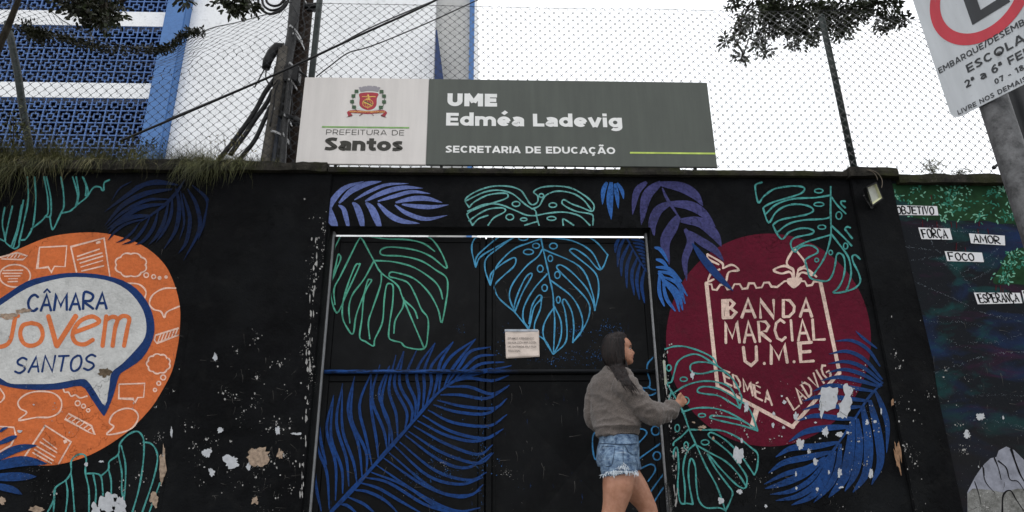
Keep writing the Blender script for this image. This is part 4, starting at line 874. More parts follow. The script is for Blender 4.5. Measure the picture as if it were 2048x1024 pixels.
# ------------------------------------------------------------------ worn patches where the paint has come off
def blob(art, x, y, rx, ry, z, rot=0):
    pts = []; n = 26 if rx * ry > 60 else 12; ph = uni(0, 9); sd = uni(0, 99)
    for i in range(n):
        g = 2 * math.pi * i / n; r = .95 + .55 * noise.noise(Vector((math.cos(g) * 1.2 + sd, math.sin(g) * 1.2, sd))) + .5 * noise.noise(Vector((math.cos(g) * 4 + sd, math.sin(g) * 4, 2))) + uni(-.12, .12); px, py = rx * r * math.cos(g), ry * r * math.sin(g)
        pts.append((x + px * math.cos(rot) - py * math.sin(rot), y + px * math.sin(rot) + py * math.cos(rot)))
    art.fill(pts, z, smooth=False)
random.seed(31)
patches = [('patch_g', ZJ, [(930, 572, 20, 26), (1010, 587, 24, 14), (790, 640, 20, 30), (838, 682, 10, 15), (875, 740, 13, 20), (1010, 800, 13, 30), (765, 487, 14, 25), (487, 430, 14, 34), (443, 700, 28, 50), (636, 535, 8, 15), (640, 470, 8, 10), (695, 548, 8, 8), (1165, 520, 10, 14), (1188, 805, 12, 24), (1210, 515, 9, 8), (885, 895, 8, 12), (768, 890, 6, 10), (765, 810, 7, 14), (1020, 885, 13, 6), (950, 800, 6, 12), (345, 960, 16, 18), (450, 908, 20, 14), (460, 620, 8, 16), (1056, 577, 8, 6), (182, 255, 12, 22), (700, 405, 12, 10), (596, 990, 8, 10), (685, 372, 6, 6), (875, 520, 8, 6), (820, 495, 6, 6), (900, 610, 6, 5), (1245, 455, 5, 20)]),
    ('patch_g', ZC, [(165, 560, 7, 11), (215, 872, 26, 22), (140, 848, 14, 12), (180, 778, 8, 8), (352, 780, 7, 14), (408, 790, 16, 4), (265, 888, 7, 12), (92, 742, 14, 12), (105, 740, 8, 8), (155, 905, 10, 12)]),
    ('patch_g', ZB, [(610, 965, 60, 52), (670, 990, 36, 60), (540, 1010, 30, 40), (485, 758, 10, 12), (568, 740, 14, 7), (965, 580, 8, 30), (110, 570, 16, 8), (190, 420, 6, 5)]),
    ('patch_b', ZC, [(295, 860, 34, 32), (360, 850, 9, 14), (103, 985, 32, 34), (283, 990, 9, 12)]), ('patch_b', ZB, [(915, 760, 20, 100), (870, 950, 24, 36), (205, 1010, 40, 18), (10, 960, 20, 20)]),
    ('patch_b', ZJ, [(240, 545, 26, 8), (225, 560, 12, 6), (190, 520, 10, 5), (300, 610, 8, 8)]),
    ('patch_b', ZA, [(50, 830, 55, 18), (130, 800, 40, 14)]),
    ('patch_d', ZB, [(592, 238, 38, 28)]), ('patch_blue', ZB, [(1015, 512, 16, 20)]),
    ('patch_g', ZM, [(222, 458, 8, 13), (508, 540, 17, 20), (442, 632, 20, 20), (625, 545, 5, 12), (500, 795, 4, 6), (247, 910, 5, 3), (328, 898, 5, 4), (200, 512, 5, 7)])]
for mt, z, L in patches:
    for (x, y, rx, ry) in L:
        a = Art(-.0185 if (ZC is z or (z is ZB and x > 1240)) and x < 1000 and z is not ZB and x > 120 else 0, 7)
        blob(a, x, y, rx, ry, z); a.out('peeled_patch', M[mt], wall)
a = Art(0, 7); a.fill([(910, 322), (935, 325), (955, 318), (972, 328), (1000, 322), (1003, 345), (996, 370), (1000, 395), (990, 420), (986, 440), (960, 448), (940, 458), (925, 452), (915, 478), (908, 502), (900, 480), (902, 455), (893, 448), (900, 420), (896, 400), (905, 370), (903, 345)], ZJ, smooth=False)
a.out('peeled_patch', M['patch_g'], wall)
a = Art(0, 7); a.fill([(1040, 302), (1055, 300), (1060, 315), (1080, 322), (1087, 340), (1078, 360), (1070, 372), (1078, 385), (1082, 410), (1070, 430), (1072, 450), (1058, 470), (1050, 498), (1040, 488), (1028, 500), (1015, 490), (998, 492), (996, 470), (1008, 462), (1012, 440), (1006, 420), (1020, 405), (1030, 390), (1042, 365), (1032, 340), (1030, 315)], ZJ, smooth=False)
a.out('peeled_patch', M['patch_g'], wall)
a = Art(-.03, 1); blob(a, 1795, 915, 4.5, 34, None, rot=-.17); blob(a, 1799, 900, 3, 20, None, rot=-.17); blob(a, 1785, 805, 3, 8, None); a.out('peeled_patch', M['patch_o'], wall)
a = Art(0, 7); a.fill([(1322, 722), (1328, 719), (1331, 728), (1332, 742), (1333, 756), (1334, 768), (1329, 770), (1325, 762), (1323, 748)], smooth=False); a.out('peeled_patch', simple('old_green_grey_paint', pc(150, 156, 140), .85), wall)
# countless small flecks
def flecks(Y, lvl, spots, mat, parent, n, smin=.5, smax=2.2):
    a = Art(Y, lvl)
    tot = sum(s[4] for s in spots)
    cen = []
    for i in range(n):
        t = rnd() * tot
        for s in spots:
            t -= s[4]
            if t <= 0: break
        if rnd() < .12 or not cen: cen.append((random.gauss(s[0], s[2]), random.gauss(s[1], s[3]), s)); x, y = cen[-1][:2]
        else:
            cc = random.choice(cen[-40:]); q = 3 + 9 * rnd() ** 2; x, y = cc[0] + random.gauss(0, q), cc[1] + random.gauss(0, q * (1.0 if cc[2][2] > 15 else 2.5))
        r = smin + (smax - smin) * rnd() ** 4; w2 = r * uni(.4, 1)
        if y < 380: continue
        X = P(x, y, Y).x
        if Y == 0 and (XL - .01 < X < XR + .005 or -2.35 < X < XL or 3.14 < X < 3.53): continue
        if Y == -.018 and not (-2.31 < X < XL - .005): continue
        if Y == -.03 and not (3.155 < X < 3.515): continue
        if Y > .05 and not (XL + .06 < X < XR - .06): continue
        a.fill([(x + w2 * uni(.5, 1.3) * math.cos(g_ * 1.257), y + r * uni(.4, 1.2) * math.sin(g_ * 1.257)) for g_ in range(5)][:5 if r < 1.4 else 5], smooth=False)
    return kind(a.out('paint_flecks', mat, parent), 'stuff')
M['fleck'] = simple('pale_fleck', pc(148, 146, 144), .9, .1, var=.3)
flecks(0, 8, [(350, 850, 40, 60, 3), (395, 900, 14, 90, 3), (300, 930, 60, 50, 2), (30, 800, 40, 60, 1), (160, 840, 50, 30, 1), (1560, 830, 90, 60, 4), (1440, 900, 60, 60, 3), (1400, 830, 40, 40, 2), (1700, 840, 40, 90, 3), (1345, 860, 8, 90, 3), (1550, 980, 120, 30, 1), (1960, 860, 80, 70, 2), (1900, 800, 50, 80, 1)], M['fleck'], wall, 1500, .4, 2.6)
flecks(-.018, 2, [(480, 860, 60, 70, 3), (450, 930, 60, 50, 3), (560, 900, 30, 70, 2), (628, 760, 7, 150, 7), (649, 500, 2, 110, 3), (500, 730, 60, 50, .7), (570, 960, 50, 40, 1)], M['fleck'], wall, 1000, .4, 3.0)
flecks(-.03, 2, [(1790, 830, 6, 60, 2), (1815, 960, 10, 50, 4), (1850, 800, 18, 50, 1)], M['fleck'], wall, 260, .45, 3.5)
flecks(GY, 4, [(900, 940, 60, 30, 2), (1100, 860, 80, 80, .8), (1120, 705, 50, 8, 1.5), (740, 850, 50, 50, .5)], M['fleck'], gl, 160, .4, 1.4)
M['oldblue'] = simple('scraped_blue_paint', pc(34, 72, 118), .7, .2, var=.4)
flecks(GY, 5, [(1180, 708, 26, 8, 2), (1150, 662, 50, 3, 2), (1100, 715, 55, 4, 3), (1015, 700, 6, 25, 1), (930, 920, 40, 40, 2), (865, 900, 4, 60, 2), (965, 900, 5, 60, 3), (870, 950, 40, 8, 3), (1215, 655, 20, 4, 1), (905, 665, 20, 4, .6)], M['oldblue'], gr, 900, .5, 1.9)

# scuffs and scratches, dull grey, and flaked edges of the gateway
random.seed(55); M['scuff'] = simple('grey_scuff', pc(74, 72, 70), .9, .1, var=.5)
for Y_, par, spots in ((-.018, wall, [(470, 760, 50, 60), (560, 880, 40, 80), (500, 960, 60, 40)]), (0, wall, [(1480, 860, 120, 80), (1980, 800, 60, 100), (360, 780, 20, 120)]), (GY, gr, [(1100, 880, 60, 80), (800, 930, 90, 50), (1140, 620, 60, 60)])):
    a = Art(Y_, 9 if Y_ == 0 else 3)
    for i in range(70):
        sp = random.choice(spots); x, y = random.gauss(sp[0], sp[2]), random.gauss(sp[1], sp[3]); X = P(x, y, Y_).x
        if (Y_ == 0 and -2.4 < X < XR + .03) or (Y_ == -.018 and not -2.28 < X < XL - .03) or (Y_ == GY and not XL + .1 < X < XR - .1): continue
        g = random.choice((1.57, 1.57, .1, uni(0, 3))) + uni(-.3, .3); l = uni(4, 26); a.stroke([(x, y), (x + math.cos(g) * l * .5 + uni(-2, 2), y + math.sin(g) * l * .5), (x + math.cos(g) * l, y + math.sin(g) * l)], uni(.5, 1.1), taper=(1, .2))
    kind(a.out('scuff_marks', M['scuff'], par), 'stuff')
a = Art(-.018, 3)
for i in range(60):
    t = rnd(); y = 470 + 520 * t; x = 645 - (y - 350) * .061 - abs(random.gauss(0, 5)) - 1; l = uni(3, 22) * (1 - .4 * rnd()); w_ = uni(.7, 3.2)
    a.fill([(x, y), (x + w_ * .6, y + l * .2), (x + w_ * uni(.4, 1), y + l * .6), (x + .3, y + l), (x - w_ * uni(.3, .9), y + l * .7), (x - w_ * .4, y + l * .25)], smooth=False)
kind(a.out('flaked_edge', M['fleck'], wall), 'stuff')
a = Art(0, 8)
for i in range(60):
    t = rnd(); y = 700 + 310 * t; x = 1327 + (y - 742) * .075 + abs(random.gauss(0, 6)); l = uni(3, 18); w_ = uni(.6, 2.6)
    a.fill([(x, y), (x + w_ * .6, y + l * .2), (x + w_ * uni(.4, 1), y + l * .6), (x + .3, y + l), (x - w_ * uni(.3, .9), y + l * .7), (x - w_ * .4, y + l * .25)], smooth=False)
kind(a.out('flaked_edge', M['fleck'], wall), 'stuff')

# ------------------------------------------------------------------ paper notice on the gate
def paper():
    random.seed(3); vs = []; fs = []; nx, nz = 16, 12; c = [P(*q, GY - .008) for q in ((1010, 661), (1078, 661), (1079, 714), (1012, 717))]
    for i in range(nx + 1):
        for j in range(nz + 1):
            u, v = i / nx, j / nz; p = c[3].lerp(c[2], u).lerp(c[0].lerp(c[1], u), v)
            p.y += .004 * noise.noise(Vector((u * 4, v * 6, 1))) + .003 * math.sin(v * 9 + u * 4) * (1 - v) - (.006 if v < .1 and u > .7 else 0); vs.append(p)
    for i in range(nx):
        for j in range(nz): a_ = i * (nz + 1) + j; fs.append((a_, a_ + nz + 1, a_ + nz + 2, a_ + 1))
    o = pyd('paper_notice', vs, fs, M['paper'], None, True); s = o.modifiers.new('thick', 'SOLIDIFY'); s.thickness = .0008
    tag(o, 'wrinkled white paper notice in a plastic sleeve taped to the gate', 'notice'); return o
pn = paper()
for i, (t, x1) in enumerate((('ESTAMOS ATENDENDO', 1068), ('NA RUA LUCA ANA COSTA', 1073), ('142, ENTRADA PELA RUA', 1073), ('TERACINAL', 1041))):
    y = 679 + i * 8.3; o = P(1015.5, y, GY - .0145); e = P(x1, y, GY - .0145)
    textfit('lettering', t, o, e - o, (0, 0, .0175), (0, -1, 0), M['ink'], pn, .01)
B().box(*(P(1010, 661, 0).x, P(1078, 661, 0).x), GY - .0135, GY - .003, P(0, 664, GY).z - .0, P(0, 659.5, GY).z).out('tape_strip', simple('clear_tape', (.32, .35, .4), .15, .6), pn)

# ------------------------------------------------------------------ school building behind the wall
BY = 12.8
bld = thing('school_building', 'white school block with blue breeze block screens and a blue column', 'building', (-10, BY, 0))
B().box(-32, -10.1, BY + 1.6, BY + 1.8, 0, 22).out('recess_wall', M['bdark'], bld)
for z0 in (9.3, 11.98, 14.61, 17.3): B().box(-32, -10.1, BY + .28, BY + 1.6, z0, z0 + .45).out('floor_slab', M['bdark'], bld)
B().box(-9.5, -1.72, BY, BY + .6, 0, 24).out('wall', M['bwhite'], bld)
B().box(-32, -.5, BY + 1.81, BY + 12, 0, 21.5).out('rear_block', M['bwhite'], bld)
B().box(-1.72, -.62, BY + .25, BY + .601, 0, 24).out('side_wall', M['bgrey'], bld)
B().box(-.62, -.47, BY + .1, BY + .61, 0, 24).out('edge_trim', M['bblue'], bld)
bevel(B().box(-10.14, -9.5, BY - .35, BY + .6, 0, 24).out('column', M['bblue'], bld), .03)
fq = BY - .45; ap = P(873, 60, fq); bl = P(869, 158, fq); br = P(887, 158, fq)
fa, fb = ap + Vector((-.03, 0, 0)), ap + Vector((.02, 0, 0)); bl = fa + (bl - fa) * 2.1; br = fb + (br - fb) * 2.1
B().add([bl, br, fb, fa] + [v + Vector((0, .44, 0)) for v in (bl, br, fb, fa)], [(0, 1, 2, 3), (5, 4, 7, 6), (4, 0, 3, 7), (1, 5, 6, 2), (3, 2, 6, 7), (0, 4, 5, 1)]).out('blue_fin', M['bdeep'], bld)
CW, CH = .4555, .419
for z0, z1 in ((11.97, 12.50), (14.60, 15.15)): B().box(-32, -10.145, BY - .02, BY + .27, z0, z1).out('white_band', M['bwhite'], bld)
B().box(-32, -10.145, BY - .02, BY + .27, 9.2, 9.87 + .0).out('white_band', M['bwhite'], bld)
def block_mesh():
    b = B(); t = .017; w_, h_ = CW / 2, CH / 2; d0, d1 = 0, .045
    b.box(-w_, -w_ + t, d0, d1, -h_, h_).box(w_ - t, w_, d0, d1, -h_, h_).box(-w_ + t, w_ - t, d0, d1, -h_, -h_ + t).box(-w_ + t, w_ - t, d0, d1, h_ - t, h_)
    q = .105; s = .014
    b.box(-q, -q + 2 * s, d0 + .004, d1, -q, q).box(q - 2 * s, q, d0 + .004, d1, -q, q).box(-q + 2 * s, q - 2 * s, d0 + .004, d1, -q, -q + 2 * s).box(-q + 2 * s, q - 2 * s, d0 + .004, d1, q - 2 * s, q)
    b.box(-w_ + t, -q, d0 + .006, d1, -s, s).box(q, w_ - t, d0 + .006, d1, -s, s).box(-s, s, d0 + .006, d1, -h_ + t, -q).box(-s, s, d0 + .006, d1, q, h_ - t)
    me = bpy.data.meshes.new('breeze_block'); me.from_pydata([tuple(v) for v in b.v], [], b.f); me.materials.append(M['bblock']); return me
bm_ = block_mesh()
for z_top, rows in ((11.965, 5), (14.595, 5), (15.155 + 3 * CH, 3)):
    for r_ in range(rows):
        for c_ in range(18):
            if len([1 for _ in ()]) == 0:
                o = bpy.data.objects.new('breeze_block', bm_); COL.objects.link(o); o.parent = bld
                o.location = Vector((-10.15 - CW * (c_ + .5), BY, z_top - CH * (r_ + .5))) - bld.location

# ------------------------------------------------------------------ chain-link fence
FY = .13
fence = thing('chain_link_fence', 'tall chain-link fence on top of the wall, sagging at the left end', 'fence', (0, FY, TOP + .08))
tops = [(-200, 40), (-60, 20), (30, 5), (100, 22), (128, 45), (165, 62), (200, 80), (250, 92), (310, 96), (350, 92), (385, 80), (415, 60), (470, 48), (520, 35), (560, 22), (585, -4), (640, -2), (680, 3), (938, 10), (1400, 22), (1800, 38), (2048, 45), (2300, 52)]
tw = [(P(x, y, FY).x, P(x, y, FY).z) for x, y in tops]
def topz(x):
    for (a, za), (b, zb) in zip(tw, tw[1:]):
        if x <= b: t = max(0, (x - a) / (b - a)); return za + (zb - za) * t
    return tw[-1][1]
PX, PZ = .0905, .086
def fpos(x, z):
    """z measured on the taut fence; sagging cloth bunches below its fallen top edge"""
    zt = topz(x); zb = TOP + .03; full = 5.06
    if zt < full - .06:
        k = zt - .34
        if z > k: z = k + (zt - k) * min(1, ((z - k) / (full - k))) ** .8
    nx = noise.noise(Vector((x * .8, z * .9, 0))) * .02; bunch = max(0, (full - zt)) 
    j = noise.noise(Vector((x * 6, z * 14, 4))) * .035 * min(1, bunch * 2) if z > zt - .4 else 0
    return Vector((x + nx + j, FY + .05 * noise.noise(Vector((x * .7, z * .8, 7))) + j * 1.5, z + nx * .6 + j))
def chain(x0, x1, r, mat):
    b = B(); i0, i1 = int(math.floor(x0 / (PX / 2))), int(math.ceil(x1 / (PX / 2))); rows = int((5.07 - TOP) / (PZ / 2))
    for i in range(i0, i1):
        xa = i * PX / 2; pts = []
        for k in range(rows + 1):
            side = (k + i) % 2; z = TOP + .02 + k * PZ / 2
            base = Vector((xa + side * PX / 2, 0, z)); pts.append(base)
        Q = []; R_ = []
        for k in range(len(pts) - 1):
            p, q = pts[k], pts[k + 1]
            for t, bow in ((0, 0), (.3, .0035), (.7, -.0035)):
                s_ = p.lerp(q, t); s_.z += bow * 1.0; Q.append(s_); R_.append(r * (1.35 if t == 0 else 1))
        Q.append(pts[-1]); R_.append(r)
        W = [fpos(v.x, v.z) for v in Q]
        k0 = len(b.v)
        for v, rr_ in zip(W, R_):
            b.v += [v + Vector((-rr_, -rr_ * .6, 0)), v + Vector((rr_, -rr_ * .6, 0)), v + Vector((0, rr_, rr_ * .6))]
        for k in range(len(W) - 1):
            for j in range(3):
                j2 = (j + 1) % 3; b.f.append((k0 + k * 3 + j, k0 + k * 3 + j2, k0 + k * 3 + 3 + j2, k0 + k * 3 + 3 + j))
    return kind(b.out('chain_link_mesh', mat, fence), 'stuff')
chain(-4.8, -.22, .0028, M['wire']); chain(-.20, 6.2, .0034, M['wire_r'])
# top selvage barbs
b = B()
for i in range(int(-1.9 / PX), int(6 / PX)):
    p = fpos(i * PX, 5.05); b.tube([p, p + Vector((.02, 0, .02)), p + Vector((.045, 0, .005))], .002, 4)
kind(b.out('twisted_wire_ends', M['wire'], fence), 'stuff')
def post(px, y0, y1, r, Y, name='fence_post', mat='postgreen', z0=TOP + .04):
    p = P(px, (y0 + y1) / 2, Y); top = P(px, y0, Y).z
    return B().tube([(p.x, Y, z0), (p.x + .01, Y, (z0 + top) / 2), (p.x, Y, top)], r, 12).out(name, M[mat], fence, True)
p = P(631, 80, .17); B().tube([(p.x, .17, TOP), (p.x, .17, 5.35)], .029, 12).out('fence_post', M['postgreen'], fence, True)
p = P(1677, 180, .17); B().tube([(3.33, .17, TOP + .05), (3.315, .17, 4.3), (3.30, .17, 5.02)], .030, 12).ball((3.30, .17, 5.03), .034, 10, 6).out('fence_post', M['postgreen'], fence, True)
lp = [P(x, y, .17) for x, y in ((60, 300), (46, 220), (36, 150), (24, 90), (15, 45))]; B().tube([lp[0] - Vector((0, 0, .2))] + lp, .031, 12).out('fence_post', M['postgreen'], fence, True)['label'] = 'bent leaning post at the left end'
B().tube([fpos(x / 20, 5.062) for x in range(-36, 122)], .0022, 5).out('top_wire', M['wire'], fence)
b = B()
for k in range(46): x = tw[3][0] + (tw[13][0] - tw[3][0]) * k / 45; b.v or None
B().tube([fpos(tw[0][0] + (tw[15][0] - tw[0][0]) * k / 90, 5.06) for k in range(91)], .0045, 5).out('top_wire', M['wire'], fence)
for x in (3.318,):
    b = B()
    for z in (3.5, 3.9, 4.3, 4.7): b.tube([(x - .036, .14, z), (x, .13, z + .01), (x + .036, .14, z)], .004, 5)
    b.out('tie_wire', M['wire'], fence)

# ------------------------------------------------------------------ school sign
SY = -.05
sx0, sxm, sx1, sz0, sz1 = -1.628, -.5305, 1.985, 3.252, 4.11
sign = thing('school_sign', 'long cream and dark green school name board standing on the wall', 'sign', (0, SY, sz0))
bevel(B().box(sx0, sxm - .0005, SY, SY + .024, sz0, sz1).out('cream_panel', M['sign_cream'], sign), .004)
bevel(B().box(sxm + .0005, sx1, SY, SY + .024, sz0, sz1).out('green_panel', M['sign_green'], sign), .004)
b = B()
for x in (-1.3, -.4, .5, 1.4, 1.8): b.box(x - .012, x + .012, -.025, .0, TOP + .045, sz1 - .05)
b.out('support_leg', M['sign_side'], sign)
bevel(B().box(1.14, 1.66, -.045, .06, TOP + .03, sz0 - .001).out('support_block', M['coping'], sign), .005)
def stext(t, x0, y0, x1, cap, mat, T, sp=.12):
    o = P(x0, y0, SY); e = P(x1, y0, SY); tp = P(x0, y0 - cap, SY)
    geotext('lettering', t, T, (o.x, SY, o.z), (e.x - o.x, 0, 0), (0, 0, tp.z - o.z), (0, -1, 0), M[mat], sign, sp)
stext('UME', 894.6, 212.3, 994, 25.5, 'sign_white', .285, .10); stext('Edméa Ladevig', 892, 251.2, 1244.4, 25.4, 'sign_white', .235, .075)
stext('SECRETARIA DE EDUCAÇÃO', 890.8, 305.3, 1230.6, 13.9, 'sign_white', .215, .10)
stext('PREFEITURA DE', 652, 269.3, 808, 10.4, 'sign_dark', .095, .2); stext('Santos', 647.7, 300.8, 805.6, 26, 'sign_dark', .255, .05)
z = P(0, 247, SY).z; B().box(P(644.5, 247, SY).x, P(819, 247, SY).x, SY - .002, SY - .0005, z - .0075, z + .0075).out('green_rule', M['sign_line'], sign)
z = P(1300, 306, SY).z; B().box(P(1260, 305, SY).x, sx1 - .004, SY - .002, SY - .0005, z - .008, z + .008).out('lime_rule', M['sign_lime'], sign)
# coat of arms
crest = [('c_white', 1, [[(380, 290), (430, 330), (430, 600), (380, 640), (560, 690), (740, 690), (900, 660), (850, 600), (860, 330), (900, 300), (870, 270), (440, 270)]]),
    ('c_red', 2, [[(462, 295), (855, 295), (838, 420), (830, 560), (790, 630), (720, 672), (640, 685), (560, 668), (480, 620), (440, 560), (448, 420)], [(160, 735), (230, 690), (430, 688), (640, 710), (860, 688), (1000, 688), (1070, 740), (1045, 790), (1020, 830), (930, 810), (1000, 745), (860, 755), (640, 772), (420, 755), (240, 750), (290, 800), (200, 825), (175, 780)]]),
    ('c_grey', 3, [[(425, 165), (480, 155), (490, 175), (515, 150), (590, 135), (600, 155), (625, 128), (725, 130), (740, 155), (760, 130), (840, 145), (855, 172), (870, 155), (920, 168), (865, 270), (740, 240), (620, 240), (470, 270)]]),
    ('c_brown', 4, [[(140, 850), (200, 815), (280, 790), (270, 820)], [(1065, 858), (1000, 815), (930, 790), (945, 825)], [(430, 808), (500, 762), (520, 770), (445, 818)], [(700, 762), (770, 800), (760, 815), (715, 775)]])]
for mt, lv, polys in crest:
    a = Art(SY, lv)
    for p_ in polys: a.fill(p_, ZCR, smooth=(mt == 'c_red'), n=3)
    a.out('coat_of_arms', M[mt], sign)
a = Art(SY, 4)
for i in range(16): pass
a.oval(632, 530, 118, 92, .9, ZCR); a.stroke([(632, 320), (632, 660)], .8, ZCR, smooth=False); a.stroke([(500, 380), (560, 375), (600, 385), (632, 350), (670, 385), (730, 375), (810, 380)], 1.4, ZCR, smooth=False); a.stroke([(520, 530), (760, 530)], .6, ZCR, smooth=False)
a.stroke([(650, 330), (655, 420)], 1.7, ZCR, smooth=False); a.oval(632, 530, 60, 90, .6, ZCR); a.stroke([(590, 430), (690, 430)], 1.3, ZCR, smooth=False); a.stroke([(525, 490), (715, 580)], 1.6, ZCR, smooth=False); a.out('coat_of_arms', M['c_yellow'], sign)
a = Art(SY, 5); a.stroke([(545, 475), (738, 560)], 1.7, ZCR, smooth=False)
random.seed(9)
for cx, cy in ((375, 255), (305, 360), (275, 490), (320, 615), (945, 262), (1000, 365), (1002, 495), (930, 620)):
    a.fill([(cx + 62 * r_ * math.cos(g), cy + 52 * r_ * math.sin(g)) for g, r_ in [(i * math.pi / 4, (1.0 if i % 2 else .72)) for i in range(8)]], ZCR, smooth=False)
a.stroke([(350, 290), (300, 400), (280, 520), (330, 650), (390, 690)], .9, ZCR); a.stroke([(960, 290), (1010, 400), (1000, 530), (950, 640), (880, 680)], .9, ZCR); a.out('coat_of_arms', M['c_green'], sign)
o = P(*ZCR((220, 748)), SY); e = P(*ZCR((1020, 748)), SY)
textfit('lettering', 'PATRIAM CHARITATEM ET LIBERTATEM DOCUI', (o.x, SY, o.z), (e.x - o.x, 0, 0), (0, 0, .017), (0, -1, 0), M['c_yellow'], sign, .01, th=.0085)

# ------------------------------------------------------------------ utility pole with conduits
ZX = Z(500, 0, 3.012); UY = .42
pole = thing('utility_pole', 'dark wooden utility pole with strapped conduits behind the fence', 'utility pole', (P(550, 325, UY).x, UY, 0))
def up(x, y, Y=UY): return P(*ZX((x, y)), Y)
a0, a1 = up(322, -40), up(210, 985)
dirn = (a0 - a1).normalized()
B().tube([a1 - dirn * (a1.z / dirn.z), a1, a0, a0 + dirn * 3], [.135, .118, .105, .09], 14).out('shaft', M['wood'], pole, True)
B().tube([up(272, -60, UY - .15), up(272, 10, UY - .15), up(255, 200, UY - .15), up(215, 420, UY - .15), up(178, 715, UY - .15)], [.055, .052, .050, .048, .048], 12).out('conduit', M['pipe'], pole, True)
c1 = up(160, 715, UY - .15); B().tube([c1, up(150, 985, UY - .15), Vector((up(150, 985, UY - .15).x - .02, UY - .15, 2))], .055, 12).out('conduit', simple('dark_blue_conduit', (.012, .017, .028), .5, .4), pole, True)
B().tube([up(200, 285, UY - .2), up(172, 500, UY - .2), up(132, 750, UY - .2), up(92, 990, UY - .2), Vector((up(92, 990, UY - .2).x, UY - .2, 2))], .046, 12).out('conduit', M['tan'], pole, True)['label'] = 'tan conduit with a hooked black end'
B().tube([up(198, 292, UY - .2), up(165, 284, UY - .21), up(130, 322, UY - .22), up(105, 368, UY - .23), up(96, 412, UY - .24)], [.05, .048, .046, .043, .036], 12).out('hooked_end', M['rubber'], pole, True)
B().tube([up(248, 430, UY - .2), up(228, 600, UY - .2), up(210, 750, UY - .2), up(195, 990, UY - .2), Vector((up(195, 990, UY - .2).x, UY - .2, 2))], .030, 10).out('conduit', M['pipe'], pole, True)
B().tube([up(240, 425, UY - .2), up(222, 600, UY - .2), up(160, 990, UY - .2)], .017, 8).out('conduit', M['pipe'], pole, True)
bevel(B().box(up(245, 0).x - .0, up(300, 500).x + .05, UY - .22, UY - .12, up(0, 560).z, up(0, 470).z).out('junction_box', M['rubber'], pole), .01)
B().tube([up(250, 425, UY - .2), up(290, 425, UY - .2), up(330, 455, UY - .2), up(342, 505, UY - .2)], .013, 8).out('cable_loop', M['rubber'], pole, True)
def strap(x0, x1, y, dy=10, tilt=20):
    p, q = up(x0 + 6, y, UY - .08), up(x1 - 4, y + tilt, UY - .08); c = (p + q) / 2; ax = (q - p) / 2; b = B(); vs = []; n = 28
    for i in range(n):
        g = 2 * math.pi * i / n; o_ = c + ax * math.cos(g) * 1.02 + Vector((0, .17 * math.sin(g), 0))
        vs += [o_ - Vector((0, 0, .011)), o_ + Vector((0, 0, .011))]
    o = pyd('strap', vs, [(2 * i, 2 * ((i + 1) % n), 2 * ((i + 1) % n) + 1, 2 * i + 1) for i in range(n)], M['band'], pole); m_ = o.modifiers.new('t', 'SOLIDIFY'); m_.thickness = .003
for s in ((228, 350, 8, 0, 25), (240, 322, 200, 0, 55), (262, 330, 250, 0, 40), (240, 300, 430, 0, 25), (155, 195, 708, 0, 6), (215, 262, 735, 0, 30), (105, 245, 832, 0, 30), (215, 245, 845, 0, 30), (238, 290, 535, 0, 8)): strap(*s)
B().tube([up(340, 40, .3), up(420, 32, .22)], .03, 8).tube([up(350, 60, .3), up(415, 62, .22)], .018, 8).out('bracket', M['rubber'], pole)
B().tube([up(215, 700, .2), up(270, 710, .15), up(310, 735, .1)], .022, 8).tube([up(262, 745, .2), up(305, 745, .1)], .02, 8).out('bracket', M['rubber'], pole)
ZZ = Z(400, 0, 3.012)
def cable(pts, r, label, z=ZZ, Y=.05, group=None, sm=True, ext=0):
    q = catmull([z(p_) for p_ in pts], False, 6) if sm else [Vector(z(p_)) for p_ in pts]
    W = [P(v[0], v[1], Y) for v in q]
    if ext: W = ([W[0] + (W[0] - W[1]).normalized() * 9] if ext == 2 else []) + W + [W[-1] + (W[-1] - W[-2]).normalized() * 12]
    o = B().tube(W, r, 8).out('cable', M['rubber'], None, True)
    return tag(o, label, 'cable', group)
cable([(-480, 850), (0, 645), (450, 450), (700, 335), (1000, 195), (1300, 60), (1500, -40)], .0105, 'thick black cable slanting across the fence above the sign', Y=-.02, ext=1)
cable([(-200, 722), (300, 512), (700, 340), (1000, 180), (1250, 70), (1420, 0), (1560, -60)], .006, 'thin black wire running just above the thick slanting cable', Y=.0, ext=1)
cable([(700, 462), (780, 400), (890, 320), (1000, 288), (1150, 232), (1400, 125), (1650, 10), (1760, -40)], .0055, 'thin black wire rising right from the top edge of the sign', Y=-.02, ext=1)
cable([(455, 470), (390, 560), (340, 655), (270, 760), (180, 880), (90, 990)], .022, 'upper and leftmost of three thick black cables sloping left from the pole', Y=.25, group='thick cables beside the utility pole')
cable([(440, 545), (400, 625), (335, 715), (280, 800), (235, 860), (180, 935)], .021, 'middle of three thick black cables sloping left from the pole', Y=.25, group='thick cables beside the utility pole')
cable([(425, 640), (385, 730), (330, 845), (262, 932), (240, 960)], .020, 'lowest of three thick black cables sloping left from the pole', Y=.25, group='thick cables beside the utility pole')
for i, (pts, lb) in enumerate((([(350, -30), (355, 30), (385, 70), (430, 84), (490, 62), (525, 20), (535, -20)], 'widest black cable loop left of the pole top'), ([(372, -30), (380, 25), (405, 52), (440, 62), (490, 45), (520, 5)], 'middle black cable loop left of the pole top'), ([(395, -30), (405, 15), (440, 35), (480, 28), (512, -10)], 'smallest black cable loop left of the pole top'))):
    cable(pts, .012, lb, Y=.2, group='cable loops at the pole top')
cable([(395, 405), (370, 450), (330, 525)], .006, 'thin wire dangling from the hooked conduit end', Y=.2)

